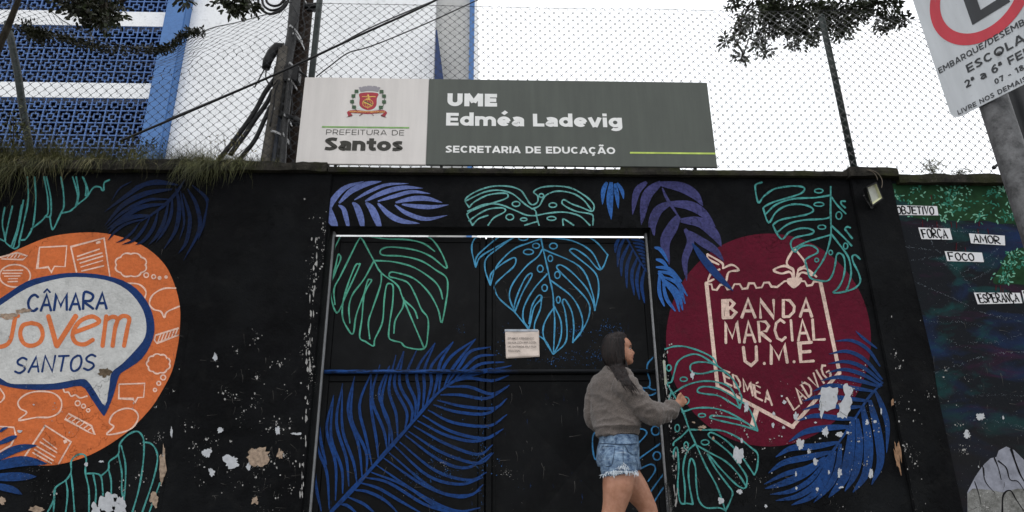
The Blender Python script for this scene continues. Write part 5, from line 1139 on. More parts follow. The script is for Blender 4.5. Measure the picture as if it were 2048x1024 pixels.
random.seed(66); b = B()
for pts in ([(250, 20), (290, 110), (262, 180), (300, 260)], [(300, 430), (345, 470), (330, 560), (290, 600)], [(262, 690), (300, 640), (310, 560)], [(100, 410), (96, 470), (130, 520), (170, 480)], [(255, 440), (240, 520), (256, 640), (236, 760), (250, 930)], [(180, 480), (150, 560), (142, 640), (120, 760)], [(330, 0), (318, 90), (330, 160), (312, 240)]):
    b.tube([up(v.x, v.y, UY - .26) for v in catmull(pts)], .0065, 6)
b.out('loose_cable', M['rubber'], pole, True)
# ------------------------------------------------------------------ floodlight on the pillar
fl = thing('floodlight', 'small black floodlight with pale glass tilted on the wall pillar', 'floodlight', P(1748, 390, -.03))
def fp(x, y, Y): return P(1680 + x / 10.24, 330 + y / 10.24, Y)
front = [fp(540, 440, -.20), fp(750, 345, -.19), fp(890, 690, -.13), fp(665, 850, -.14)]
back = [fp(470, 505, -.10), fp(700, 380, -.09), fp(820, 720, -.05), fp(650, 870, -.06)]
cx = sum(front, Vector()) / 4
b = B().add(back + front, [(0, 3, 2, 1), (0, 1, 5, 4), (1, 2, 6, 5), (2, 3, 7, 6), (3, 0, 4, 7)])
inn = [cx + (p_ - cx) * .84 for p_ in front]; nrm = (front[1] - front[0]).cross(front[3] - front[0]).normalized()
if nrm.y > 0: nrm = -nrm
deep = [cx + (p_ - cx) * .74 - nrm * .022 for p_ in front]
b.add(front + inn, [(0, 1, 5, 4), (1, 2, 6, 5), (2, 3, 7, 6), (3, 0, 4, 7)]); b.out('housing', M['lampblack'], fl)
B().add(inn + deep, [(0, 1, 5, 4), (1, 2, 6, 5), (2, 3, 7, 6), (3, 0, 4, 7)]).out('reflector', M['lamprim'], fl)
B().add(deep, [(0, 1, 2, 3)]).out('lamp_glass', M['lampglass'], fl)
B().tube([fp(490, 620, -.10), fp(560, 740, -.05), fp(650, 870, -.033)], .006, 6).tube([fp(650, 860, -.06), fp(650, 870, -.031)], .012, 6).out('bracket', M['galv'], fl)
for pts in ([(560, 95), (680, 150), (750, 240), (768, 310)], [(600, 90), (760, 160), (850, 280), (865, 380), (850, 470)]):
    tag(B().tube([P(1680 + v.x / 10.24, 330 + v.y / 10.24, -.10) for v in catmull(pts)], .0028, 5).out('cable', simple('pale_cable', (.16, .13, .10), .6), None, True), 'short pale wire curling over the coping ' + ('into the floodlight' if pts[0][0] == 560 else 'just right of the floodlight'), 'cable')

# ------------------------------------------------------------------ parking sign on a steel pole
hd = ray(517, 983); hd = Vector((hd.x, hd.y, 0)).normalized(); nn_ = hd.cross(Vector((0, 0, 1))); bb = math.radians(-8.6)
vv = Vector((0, 0, 1)) * math.cos(bb) + nn_ * math.sin(bb); ss = -hd
BL = PD(1905, 240, 2.47); NN = ss.cross(vv).normalized(); 
if NN.dot(CAM - BL) < 0: NN = -NN
rot = Matrix.Rotation(math.radians(2.0) * (1 if NN.dot(ss.cross(vv)) < 0 else -1), 3, ss.cross(vv)); ss = rot @ ss; vv = rot @ vv
psg = thing('parking_sign', 'worn white parking sign with red ring and black letters on a steel pole', 'sign', (PD(2060, 400, 2.42).x, PD(2060, 400, 2.42).y, 0))
def S(s_, t_, n_=0): return BL + ss * s_ + vv * t_ + NN * n_
SWD, SHT, rr = .502, .69, .035
out_ = []
for cx_, cz_, g0 in ((SWD - rr, rr, -90), (SWD - rr, SHT - rr, 0), (rr, SHT - rr, 90), (rr, rr, 180)):
    for k in range(7): g = math.radians(g0 + k * 15); out_.append((cx_ + rr * math.cos(g), cz_ + rr * math.sin(g)))
n = len(out_); vs = [S(x, y, 0) for x, y in out_] + [S(x, y, -.004) for x, y in out_]
pyd('sign_plate', vs, [tuple(range(n)), tuple(range(2 * n - 1, n - 1, -1))] + [(i, (i + 1) % n, n + (i + 1) % n, n + i)[::-1] for i in range(n)], M['pwhite'], psg)
ring = []; fs = []
for i in range(65):
    g = 2 * math.pi * i / 64
    for r_ in (.203, .157): ring.append(S(.25 + r_ * math.cos(g), .437 + r_ * math.sin(g), .0012))
pyd('red_ring', ring, [(2 * i, 2 * i + 2, 2 * i + 3, 2 * i + 1) for i in range(64)], M['pred'], psg)
es = [(.193, .326), (.345, .326), (.345, .364), (.240, .364), (.240, .418), (.318, .418), (.318, .454), (.240, .454), (.240, .510), (.338, .510), (.338, .548), (.193, .548)]
tri = tessellate_polygon([[Vector((x, y, 0)) for x, y in es]]); pyd('letter', [S(x, y, .0012) for x, y in es], [tuple(t) for t in tri], M['pblack'], psg)
for t, s0, s1, z0, h_, T, sp in (('EMBARQUE/DESEMBARQUE', .010, .49, .212, .026, .17, .16), ('ESCOLAR', .118, .385, .152, .035, .19, .16), ('2ª a 6ª FEIRA', .092, .405, .096, .033, .19, .14), ('07 - 18', .200, .312, .052, .0225, .19, .16), ('LIVRE NOS DEMAIS HORÁRIOS', .03, .472, .008, .0195, .18, .17)):
    geotext('lettering', t, T, S(s0, z0), ss * (s1 - s0), vv * h_, NN, M['pblack'], psg, sp, .0015)
B().ball(S(.25, .16, .002), .009, 10, 6).ball(S(.25, .60, .002), .009, 10, 6).out('bolt', M['galv'], psg, True)
pt, pb = PD(1998, 235, 2.36), PD(2062, 430, 2.36); dl = (pt - pb).normalized()
B().tube([pb - dl * (pb.z / dl.z), pb, pt, pt + dl * .9], .052, 20).out('pole', M['galv'], psg, True)
pt2, pb2 = PD(2052, 235, 2.55), PD(2118, 430, 2.55); dl2 = (pt2 - pb2).normalized()
tag(B().tube([pb2 - dl2 * (pb2.z / dl2.z), pb2, pt2, pt2 + dl2 * 1.2], .06, 16).out('street_pole', simple('dark_pole_paint', (.012, .013, .015), .4, .4), None, True), 'dark round pole just behind the parking sign pole at the right edge', 'pole')
tag(B().tube([P(1986, 336, -.2), P(2006, 322, -.2), P(2030, 300, -.2)], .012, 8).ball(P(1988, 335, -.2), .018, 8, 6).out('broken_cable_end', M['rubber']), 'short black cable stub beside the steel pole at the right', 'cable')

# ------------------------------------------------------------------ plants on the wall
def blades(n, xf, zbase, mat, name, label, h0=.05, h1=.22, hang=.3, ypos=(-.07, .12), seed=1, wd=.0022):
    random.seed(seed); vs = []; fs = []
    for i in range(n):
        x, dens = xf(); h = uni(h0, h1) * dens; dn = rnd() < hang
        y = uni(*ypos) if not dn else uni(-.10, -.05); p = Vector((x, y, zbase + uni(-.02, .02))); d_ = Vector((uni(-.6, .6), uni(-.9, .4), 1.0 if not dn else uni(-.2, .6))).normalized(); k = len(vs)
        wv = Vector((uni(-1, 1), uni(-.3, .3), 0)).normalized() * wd * uni(.6, 1.3); nseg = 5
        for j in range(nseg + 1):
            t = j / nseg; ww = wv * (1 - t * .85); vs += [p - ww, p + ww]
            d_ = (d_ + Vector((uni(-.5, .5), uni(-.35, .25), -(.14 if not dn else .62) * uni(.2, 1.8)))).normalized(); p = p + d_ * h / nseg
        for j in range(nseg): fs.append((k + 2 * j, k + 2 * j + 1, k + 2 * j + 3, k + 2 * j + 2))
    o = pyd(name, vs, fs, mat); o['kind'] = 'stuff'; o['label'] = label; o['category'] = 'grass'; return o
XA, XB = P(0, 335).x - .5, P(560, 335).x
def gx():
    while True:
        u = rnd() ** 1.7; x = XA + (XB - XA) * u; d_ = noise.noise(Vector((x * 3.1, 2, 0))) + .5 * noise.noise(Vector((x * 11, 5, 0)))
        if rnd() < .45 + 1.3 * d_ + (.5 if u < .18 else 0): return x, (1.15 - .7 * u) * (.75 + .8 * max(-.5, d_))
blades(7000, gx, TOP + .08, M['grass'], 'wall_grass', 'tangled dry grass growing along the wall top at left', .04, .34, .17, seed=2, wd=.0017)
blades(2600, gx, TOP + .08, M['grass2'], 'wall_grass', 'pale straw stems in the grass on the wall top at left', .06, .42, .22, seed=3, wd=.0014)
def bx_(x0, x1): return lambda: (uni(x0, x1), 1)
blades(3600, lambda: (XA + .3 + (P(330, 335).x - XA) * rnd() ** 1.2, 1), TOP + .08, M['grass'], 'wall_grass', 'fine fuzzy upright weeds on the wall top in front of the breeze blocks', .06, .30, .0, ypos=(-.05, .15), seed=8, wd=.0011)
blades(500, lambda: (random.gauss(P(415, 345).x, .11), 1.1), TOP + .05, M['grass'], 'hanging_grass', 'hanging tuft of grass over the coping left of the pillar', .10, .30, .85, seed=4, wd=.0018)
blades(900, lambda: (XA + .75 * rnd() ** 1.5, 1.3), TOP + .03, M['grass'], 'hanging_grass', 'long grass hanging over the wall at the far left edge', .15, .48, .8, seed=5)
def bush(px, py, w_, h_, n, label, seed, Y=.05, mat='grass'):
    random.seed(seed); base = P(px, py, Y); b = B(); root = thing('wall_plant', label, 'plant', base)
    for i in range(9): 
        e = base + Vector((uni(-w_, w_), uni(-.05, .05), h_ * uni(.5, 1))); b.tube([base, base.lerp(e, .5) + Vector((uni(-.02, .02), 0, .01)), e], .002, 4)
    b.out('stem', M['bark'], root); vs = []; fs = []
    for i in range(n):
        c = base + Vector((random.gauss(0, w_ * .55), random.gauss(0, .04), h_ * abs(random.gauss(.5, .3)))); d_ = Vector((uni(-1, 1), uni(-1, 1), uni(-.6, 1))).normalized(); s_ = d_.orthogonal().normalized() * .006; l = uni(.02, .05); k = len(vs)
        vs += [c, c + d_ * l * .5 + s_, c + d_ * l, c + d_ * l * .5 - s_]; fs.append((k, k + 1, k + 2, k + 3))
    pyd('foliage', vs, fs, M[mat], root); return root
bush(1868, 350, .07, .15, 260, 'small leafy weed on the coping right of the floodlight', 11); bush(1925, 352, .08, .06, 120, 'low tuft of weeds on the coping near the steel pole', 12)
bush(455, 325, .16, .28, 60, 'sparse twiggy weed on the wall beside the black cables', 13, mat='grass2'); bush(25, 300, .12, .38, 160, 'leafy weed on the wall top beside the leaning fence post', 14)
bush(270, 318, .2, .2, 160, 'thin weed on the wall top in front of the breeze blocks', 15)

# ------------------------------------------------------------------ trees
def tree(name, label, trunk, limbs, clusters, mats, seed, leaf=.05):
    random.seed(seed); root = thing(name, label, 'tree', trunk[0])
    B().tube(trunk, [.2 - .12 * i / (len(trunk) - 1) for i in range(len(trunk))], 14).out('trunk', M['bark'], root, True)
    b = B()
    for l in limbs: b.tube(l, [(.07 if seed == 41 else .048) * 1.0 - (.055 if seed == 41 else .035) * i / (len(l) - 1) for i in range(len(l))], 8)
    pts = [Vector(p_) for l in limbs for p_ in l]
    for c, r in sorted(clusters, key=lambda q: min((p_ - q[0]).length for p_ in pts)):
        nr = min(pts, key=lambda p_: (p_ - c).length); pts.append(c)      # each twig grows from the nearest wood
        m_ = nr.lerp(c, .5) + Vector((0, 0, .12)); b.tube([nr, m_, c], [.014, .009, .004], 5)
        for j in range(5): b.tube([c, c + Vector((uni(-1, 1), uni(-1, 1), uni(-1, .8))) * r * .9], .003, 4)
    b.out('branch', M['bark'], root)
    for mi, mt in enumerate(mats):
        vs = []; fs = []
        for c, r in clusters:
            n = min(2600, int((2700 if c.z < 6.75 and seed == 41 or (seed == 42 and c.y > -1.0 and c.z < 5.5) else 1000) * (r / .5) ** 2 * (.75 if mi == 0 else .25)) + 24)
            subs = [c + Vector((random.gauss(0, .42), random.gauss(0, .42), random.gauss(0, .36))) * r for _ in range(max(3, n // 11))]
            for i in range(n):
                s_ = random.choice(subs); p_ = s_ + Vector((random.gauss(0, 1), random.gauss(0, 1), random.gauss(0, 1))) * .032
                d_ = ((p_ - s_) + Vector((uni(-.03, .03), uni(-.03, .03), -.03))).normalized(); si = d_.orthogonal().normalized(); si.rotate(Matrix.Rotation(uni(0, 6.3), 3, d_)); nz = d_.cross(si)
                l = leaf * uni(.7, 1.3); wv = si * l * .24; k = len(vs)
                vs += [p_, p_ + d_ * l * .3 + wv + nz * l * .05, p_ + d_ * l * .7 + wv * .8, p_ + d_ * l - nz * l * .12, p_ + d_ * l * .7 - wv * .8, p_ + d_ * l * .3 - wv + nz * l * .05]; fs += [(k, k + 1, k + 5), (k + 1, k + 2, k + 4, k + 5), (k + 2, k + 3, k + 4)]
        o = pyd('crown', vs, fs, M[mt], root)
    return root
TY = 1.1
rc = [(240, 120, 55), (190, 15, 28), (155, 238, 20), (250, 310, 26), (375, 292, 20), (322, 235, 34), (380, 105, 70), (450, 30, 90), (560, 60, 100), (600, 160, 70), (640, 200, 40), (540, 240, 26), (520, 180, 42), (700, 60, 90), (780, 130, 70), (815, 175, 42), (850, 60, 80), (940, 50, 50), (1000, 10, 70), (1090, 35, 42), (1045, 140, 34), (1100, 110, 26), (1155, 105, 20), (330, 30, 44), (230, 190, 34), (430, 170, 34)]
cl = []
for x, y, r_ in rc: c = P(1400 + x / 2.844, y / 2.844, TY + uni(-.5, .5)); cl.append((c, r_ / 2.844 / 150))
for i in range(26): y = uni(-1.5, 3); cl.append((Vector((uni(3.2, 6.5), y, 7.1 + (y - 1.1) * .95 + uni(.2, 1.3))), uni(.3, .5)))
tree('street_tree', 'leafy tree whose dark branches hang over the fence at right', [Vector((7.2, -2.6, 0)), Vector((7.1, -2.5, 2.5)), Vector((6.9, -2.2, 5)), Vector((6.6, -1.8, 7.5))],
     [[Vector((6.8, -2.0, 6)), Vector((5.8, -.6, 6.9)), Vector((4.8, .6, 6.95)), Vector((3.6, 1.1, 6.7))], [Vector((5.8, -.6, 6.9)), Vector((5.0, 1.6, 6.9)), Vector((4.2, 2.0, 7.2))], [Vector((6.8, -2, 6.4)), Vector((6, .5, 7.8)), Vector((5, 2, 8.2))]], cl, ['leaf', 'leaf2'], 41, .050)
lc = [(560, 20, 100), (600, 70, 66), (500, 40, 66), (650, 40, 56), (440, 8, 44), (645, 120, 20), (545, 120, 20), (610, 105, 42), (690, 80, 22), (380, 0, 30)]
cl = []
for x, y, r_ in lc: cl.append((P(x / 3.012, y / 3.012, uni(-.9, -.5)), r_ / 3.012 / 185))
for x, y, r_ in ((1350, 8, 44), (1420, 12, 50), (1480, 22, 34), (1390, 45, 22), (1515, 30, 20), (1110, -5, 20)): cl.append((P(x / 3.012, y / 3.012, -.6), r_ / 3.012 / 185))
for i in range(24): cl.append((Vector((uni(-5.5, -2.2), uni(-3.2, -.2), uni(5.6, 6.8))), uni(.3, .5)))
l0 = [P(-60, 190, -.35), P(-10, 110, -.35), P(15, 55, -.4), P(45, -20, -.5), P(120, -160, -.7)]
tree('street_tree', 'tree whose dark limb and leaf clumps cross the top left corner', [Vector((-6.3, -1.2, 0)), Vector((-6.2, -1.2, 2)), Vector((-5.9, -1.0, 4)), Vector((-5.3, -1.0, 6))],
     [[Vector((-6.1, -1.1, 3.0)), Vector((-5.2, -.6, 3.9))] + l0, [Vector((-5.6, -1, 5)), Vector((-4.4, -.9, 5.6)), Vector((-3.4, -.7, 5.35)), Vector((-2.6, -.6, 5.3))]], cl, ['leaf2', 'leaf'], 42, .044)
# dry climber caught in the sagging mesh
random.seed(8); vs = []; fs = []
def tangle(pts, n, sp):
    for i in range(n):
        j = random.randrange(len(pts) - 1); t = rnd(); a_, b_ = Vector(pts[j]), Vector(pts[j + 1]); c = a_.lerp(b_, t); q = P(c.x + random.gauss(0, sp), c.y + random.gauss(0, sp * .75), .11 + uni(-.05, .05)); d_ = Vector((uni(-1, 1), uni(-1, 1), uni(-1, .6))).normalized(); si = d_.orthogonal().normalized() * .008; l = uni(.02, .06); k = len(vs)
        vs.extend([q, q + d_ * l * .5 + si, q + d_ * l, q + d_ * l * .5 - si]); fs.append((k, k + 1, k + 2, k + 3))
tangle([(45, 52), (70, 68), (95, 72)], 700, 9); tangle([(405, 62), (380, 62), (358, 75), (340, 95), (310, 100)], 800, 4.5); tangle([(110, 70), (160, 85), (220, 98), (330, 98)], 700, 6)
ct = pyd('dead_climber', vs, fs, M['leaf2']); ct['kind'] = 'stuff'; ct['label'] = 'dry dark climber caught in the sagging fence'; ct['category'] = 'plant'

# ------------------------------------------------------------------ person
PY_ = -.72
def pq(x, y, Y=PY_): return P(*ZQ((x, y)), Y)
def pw(x, y, Y=PY_): return P(*ZW((x, y)), Y)
person = thing('person', 'woman with long dark hair in taupe sweater and denim shorts walking past the gate', 'person', (P(1240, 900, PY_).x, PY_, 0))
YAW = math.radians(34); Fd = Vector((math.cos(YAW), math.sin(YAW), 0)); Rr = Vector((math.sin(YAW), -math.cos(YAW), 0)); UZ = Vector((0, 0, 1))
YH = math.radians(16); Fh_ = Vector((math.cos(YH), math.sin(YH), 0)); Rh = Vector((math.sin(YH), -math.cos(YH), 0))
def limb(b, pts, rs, n=20, sub=4):
    """smooth tapered limb; rs = radius or (radius across, radius along)"""
    P_ = [Vector(p_) for p_ in pts]; rs = [r if isinstance(r, tuple) else (r, r) for r in rs]; Q = []; Rs = []
    for i in range(len(P_) - 1):
        p0 = P_[i - 1] if i else P_[0] * 2 - P_[1]; p3 = P_[i + 2] if i + 2 < len(P_) else P_[-1] * 2 - P_[-2]; p1, p2 = P_[i], P_[i + 1]
        for j in range(sub):
            t = j / sub; Q.append(.5 * ((2 * p1) + (p2 - p0) * t + (2 * p0 - 5 * p1 + 4 * p2 - p3) * t * t + (3 * p1 - p0 - 3 * p2 + p3) * t ** 3)); k = t * t * (3 - 2 * t)
            Rs.append((rs[i][0] * (1 - k) + rs[i + 1][0] * k, rs[i][1] * (1 - k) + rs[i + 1][1] * k))
    Q.append(P_[-1]); Rs.append(rs[-1]); rings = []
    for i, q in enumerate(Q):
        t = (Q[min(i + 1, len(Q) - 1)] - Q[max(i - 1, 0)]).normalized(); a_ = (Rr - t * Rr.dot(t)).normalized(); b_ = t.cross(a_); rings.append((q, a_ * Rs[i][0], b_ * Rs[i][1]))
    b.loft(rings, n)
hipx = pw(425, 330).x
HC = Vector((hipx, PY_, .83))
rk_ = pw(365, 1010, PY_ - .09); lk = pw(752, 985, PY_ + .10)
rhip = HC + Rh * .085 + Vector((0, 0, -.02)); lhip = HC - Rh * .085 + Vector((.01, 0, -.02))
body = B()
rthigh_mid = pw(428, 700, PY_ - .09)
limb(body, [rhip + Vector((-.02, 0, .03)), pw(425, 490, PY_ - .085), rthigh_mid, rk_ + Vector((.0, 0, -.01)), rk_ + Vector((-.045, 0, -.14)), rk_ + Vector((-.10, 0, -.30)), rk_ + Vector((-.12, 0, -.385))], [.06, .094, .099, .069, .062, .040, .036])
lm = pw(592, 730, PY_ + .10); lm0 = pw(490, 560, PY_ + .10)
limb(body, [lhip + Vector((-.01, 0, .04)), lm0, lm, lk, lk + Vector((.0, 0, -.12)), lk + Vector((.02, 0, -.30)), lk + Vector((.03, 0, -.40))], [.060, .086, .088, .062, .058, .040, .035])
# feet
for ak, d_ in ((rk_ + Vector((-.12, 0, -.385)), Vector((.92, -.1, -.30))), (lk + Vector((.03, 0, -.40)), Vector((.97, .1, -.04)))):
    limb(body, [ak + Vector((-.03, 0, -.02)), ak + d_ * .06 + Vector((0, 0, -.03)), ak + d_ * .15 + Vector((0, 0, -.045))], [.036, .034, .022])
body.loft([(HC + Vector((0, 0, z_)) + Fh_ * f_, Rh * a_, Fh_ * b_) for z_, f_, a_, b_ in ((-.10, -.01, .10, .08), (-.04, -.02, .14, .085), (.03, -.015, .15, .09), (.10, 0, .13, .08), (.18, .005, .118, .082), (.30, .01, .11, .07), (.40, .01, .11, .065), (.50, .0, .085, .05), (.55, -.005, .06, .045))])
hx = pq(350, 235); neck0 = pq(320, 400, PY_); HD = Vector((pq(345, 230).x, PY_ + .0, 0)); chz = pq(0, 337).z
limb(body, [HC + Vector((0, 0, .50)) + Fh_ * .0, Vector((pq(318, 370).x, PY_, pq(0, 385).z)), Vector((pq(345, 330).x, PY_, chz + .06))], [.060, .050, .052])
# head
fx = [(-.002, .066, .03, .016), (.006, .080, .010, .030), (.016, .086, -.012, .041), (.028, .086, -.03, .049), (.036, .081, -.04, .053), (.043, .086, -.045, .056), (.050, .083, -.05, .058), (.057, .088, -.055, .060), (.067, .082, -.065, .063), (.078, .080, -.075, .066), (.090, .078, -.085, .069), (.102, .074, -.092, .071), (.112, .076, -.096, .072), (.122, .083, -.099, .073), (.140, .080, -.10, .073), (.158, .071, -.098, .070), (.176, .055, -.088, .062), (.192, .035, -.07, .048), (.203, .02, -.045, .030), (.208, -.005, -.02, .012)]
k0 = len(body.v); N_ = 40; hcx = pq(431, 0).x - .085; HZ = chz
for h, f_, bk, wd in fx:
    cx_, hx_ = (f_ + bk) / 2, (f_ - bk) / 2
    for j in range(N_):
        g = 2 * math.pi * j / N_; ca, sa = math.cos(g), math.sin(g); nose = 0
        if h > .06: nose = max(0, 1 - abs(h - .074) / .016) * .027 if h < .074 else max(0, 1 - (h - .074) / .045) * .026
        ng = math.exp(-(((g + math.pi) % (2 * math.pi) - math.pi) / .24) ** 2)
        sock = .008 * math.exp(-((h - .103) / .010) ** 2) * (math.exp(-(((abs((g + math.pi) % (2 * math.pi) - math.pi)) - .55) / .25) ** 2))
        r_ = 1 if ca < 0 else 1
        x = hcx + cx_ + hx_ * (abs(ca) ** .85 * (1 if ca > 0 else -1)) + nose * ng - sock; y = PY_ + wd * sa
        body.v.append(Vector((x, y, HZ + h)))
for i in range(len(fx) - 1):
    for j in range(N_): j2 = (j + 1) % N_; body.f.append((k0 + i * N_ + j, k0 + i * N_ + j2, k0 + (i + 1) * N_ + j2, k0 + (i + 1) * N_ + j))
body.f.append(tuple(k0 + j for j in range(N_))[::-1]); body.f.append(tuple(k0 + (len(fx) - 1) * N_ + j for j in range(N_)))
# right arm: forearm and hand in front
SH = pq(360, 520, PY_ - .09); EL = pq(590, 745, PY_ - .14); WR = pq(818, 690, PY_ - .10)
limb(body, [SH, SH.lerp(EL, .5), EL, EL.lerp(WR, .5), WR], [.045, .042, .036, .032, .022], 16)
hand_dir = (pq(862, 655, PY_ - .09) - WR).normalized(); hup = Vector((-hand_dir.z, 0, hand_dir.x)); hside = Vector((0, -1, 0))
PM = WR + hand_dir * .045
limb(body, [WR, WR + hand_dir * .02, PM, PM + hand_dir * .028], [(.019, .022), (.020, .027), (.016, .036), (.013, .034)], 16)
kn = PM + hand_dir * .026
for i, (o_, L_) in enumerate(((.026, .040), (.009, .044), (-.008, .040), (-.024, .032))):
    b0 = kn + hup * o_ - hand_dir * .012; b1 = b0 + hand_dir * L_ * .6 + hup * .002; b2 = b1 + (hand_dir * .25 + hside * .0 + Vector((0, .8, -.35))).normalized() * L_ * .45; b3 = b2 + (Vector((0, .7, -.2)) - hand_dir * .6).normalized() * L_ * .35
    limb(body, [b0, b1, b2, b3], [.0088, .0082, .0076, .0066], 10, 3)
t0 = WR + hand_dir * .03 + hup * .022 + hside * .006; t1 = t0 + (hand_dir * .8 + hup * .5 + hside * .35).normalized() * .034; t2 = t1 + (hand_dir * .95 + hup * .1 + Vector((0, .25, 0))).normalized() * .028
limb(body, [t0 - hand_dir * .01, t0, t1, t2], [.011, .0115, .0095, .0075], 10, 3)
# left arm hanging behind the torso
LS = pq(175, 520, PY_ + .12); LE = pq(108, 760, PY_ + .14); LW = pq(200, 900, PY_ + .2)
limb(body, [LS, LE, LW], [.042, .034, .024], 14); limb(body, [LW, LW + Vector((.06, .02, -.03)), LW + Vector((.12, .03, -.05))], [(.015, .024), (.014, .034), (.010, .022)], 12)
me = remesh(body, .0045, 5); link('body', me, M['skin'], person, True)
print('body faces', len(me.polygons))
# facial features
ex = hcx + .0595
for sg in (-1, 1):
    B().ball((ex, PY_ + sg * .031, HZ + .102), (.0095, .011, .0062), 12, 8).out('eye', M['eye_w'], person, True)
    B().ball((ex + .0065, PY_ + sg * .031, HZ + .102), (.0055, .006, .006), 10, 8).out('iris', M['eye_d'], person, True)
    B().tube([(ex + .0245, PY_ + sg * .013, HZ + .118), (ex + .018, PY_ + sg * .030, HZ + .1225), (ex + .001, PY_ + sg * .050, HZ + .118)], [.003, .0035, .002], 6).out('eyebrow', M['hair'], person, True)
    B().tube([(ex + .0115, PY_ + sg * .020, HZ + .1055), (ex + .0105, PY_ + sg * .031, HZ + .1090), (ex + .001, PY_ + sg * .046, HZ + .105)], .0026, 6).out('eyelashes', M['hair'], person, True)
B().ball((hcx + .084, PY_, HZ + .045), (.006, .019, .0042), 12, 6).ball((hcx + .084, PY_, HZ + .053), (.006, .018, .0036), 12, 6).out('lips', M['lip'], person, True)
# sweater
from mathutils.bvhtree import BVHTree
sw_ = B()
tors = [(955, 140, 488, .165), (925, 138, 490, .168), (880, 132, 500, .185), (820, 126, 478, .19), (740, 120, 450, .188), (650, 112, 430, .188), (560, 108, 425, .19), (490, 114, 430, .188), (440, 135, 425, .175), (405, 165, 415, .145), (375, 200, 385, .095), (352, 226, 360, .062)]
for i, (y, xl, xr, lw) in enumerate(tors): pass
rings = []
for y, xl, xr, lw in tors:
    c = pq((xl + xr) / 2, y); half = (pq(xr, y).x - pq(xl, y).x) / 2; yaw = YAW if y < 860 else YH + (YAW - YH) * .5
    f_ = Vector((math.cos(yaw), math.sin(yaw), 0)); r_ = Vector((math.sin(yaw), -math.cos(yaw), 0)); dep = max(.05, math.sqrt(max(.0006, half ** 2 - (lw * math.sin(yaw)) ** 2)) / math.cos(yaw))
    rings.append((c, r_ * lw, f_ * dep))
sw_.loft(rings, 40)
def sleeve(pts, rs): limb(sw_, pts, rs, 22, 5)
sleeve([pq(330, 500, PY_ - .09), pq(415, 545, PY_ - .14), pq(500, 660, PY_ - .15), pq(610, 745, PY_ - .15), pq(700, 755, PY_ - .14), pq(770, 722, PY_ - .12), pq(800, 702, PY_ - .11), pq(822, 690, PY_ - .105)], [.07, .078, .070, .070, .064, .054, .040, .030])
sleeve([pq(190, 470, PY_ + .1), pq(138, 560, PY_ + .13), pq(108, 700, PY_ + .15), pq(112, 800, PY_ + .16), pq(160, 880, PY_ + .18), pq(200, 905, PY_ + .2)], [.055, .060, .054, .050, .040, .030])
# neckband and hem roll
def fold(co):
    arm = min(1, max(0, (co.x - hipx - .06) / .08)); bl = min(1, max(0, (pq(0, 520).z - co.z) / .25)) * (1 - arm)
    u = Vector((co.x * 5 + co.z * 7, co.y * 6, co.z * 5 - co.x * 3)); n0 = noise.noise(u * 1.2 + Vector((3, 1, 8)))
    r1 = 1 - 2.2 * abs(noise.noise(Vector((co.x * 9 - co.z * 5, co.y * 5, co.z * 16 + co.x * 9)))); r2 = 1 - 2.2 * abs(noise.noise(Vector((co.x * 22 + co.z * 9, co.y * 10, co.z * 20 - co.x * 16 + 5))))
    low = co.z < pq(0, 882).z and co.x < hipx + .16
    rib = .0016 * math.sin(math.atan2(co.y - PY_, co.x - hipx) * 64) if low else 0
    return .008 * n0 + (.006 + .007 * arm + .006 * bl) * r1 * .8 + (.0028 + .004 * arm) * r2 + rib - (.010 if low else 0)
me = remesh(sw_, .006, 16, fold); bsw = BVHTree.FromPolygons([v.co for v in me.vertices], [tuple(p_.vertices) for p_ in me.polygons]); link('sweater', me, M['knit'], person, True)
# shorts
sh = B()
prof = [(176, 226, 638), (215, 224, 640), (270, 212, 640), (330, 196, 642), (400, 188, 644), (460, 192, 648), (520, 205, 650)]
rings = []
for y, xl, xr in prof:
    c = pw((xl + xr) / 2, y); half = (pw(xr, y).x - pw(xl, y).x) / 2; lw = .155 if y < 250 else .17; dep = math.sqrt(max(.004, half ** 2 - (lw * math.sin(YH)) ** 2)) / math.cos(YH)
    rings.append((c, Rh * lw, Fh_ * dep))
sh.loft(rings[::-1] if False else rings, 40)
hz0 = pw(0, 620).z
limb(sh, [rhip + Vector((0, 0, .02)), pw(438, 480, PY_ - .085), Vector((pw(440, 560, PY_ - .085).x, PY_ - .085, pw(0, 560, PY_ - .085).z)), pw(448, 605, PY_ - .085)], [(.105, .11), (.112, .122), (.112, .122), (.112, .118)], 26)
limb(sh, [lhip + Vector((0, 0, .02)), pw(480, 480, PY_ + .09), pw(505, 580, PY_ + .09)], [(.10, .105), (.105, .108), (.108, .108)], 26)
def crease(co): return .004 * noise.noise(Vector((co.x * 12, co.y * 12, co.z * 40))) + .003 * noise.noise(Vector((co.x * 40, co.y * 30, co.z * 30)))
me = remesh(sh, .006, 3, crease); sho = link('shorts', me, M['denim'], person, True)
from mathutils.bvhtree import BVHTree
bv = BVHTree.FromPolygons([v.co for v in me.vertices], [tuple(p_.vertices) for p_ in me.polygons])
def onshort(x, y, off=.0025):
    d_ = (pw(x, y) - CAM).normalized(); h = bv.ray_cast(CAM, d_); return (h[0] - d_ * off) if h[0] else pw(x, y, PY_ - .2)
def seam(pts, r, mt, name):
    pp = []
    for i in range(len(pts) - 1):
        for j in range(6): t = j / 6; pp.append(onshort(pts[i][0] * (1 - t) + pts[i + 1][0] * t, pts[i][1] * (1 - t) + pts[i + 1][1] * t))
    pp.append(onshort(*pts[-1])); B().tube(pp, r, 5).out(name, M[mt], sho, True)
seam([(218, 262), (300, 262), (400, 270), (500, 272), (610, 268), (630, 262)], .0022, 'seam', 'waistband_seam')
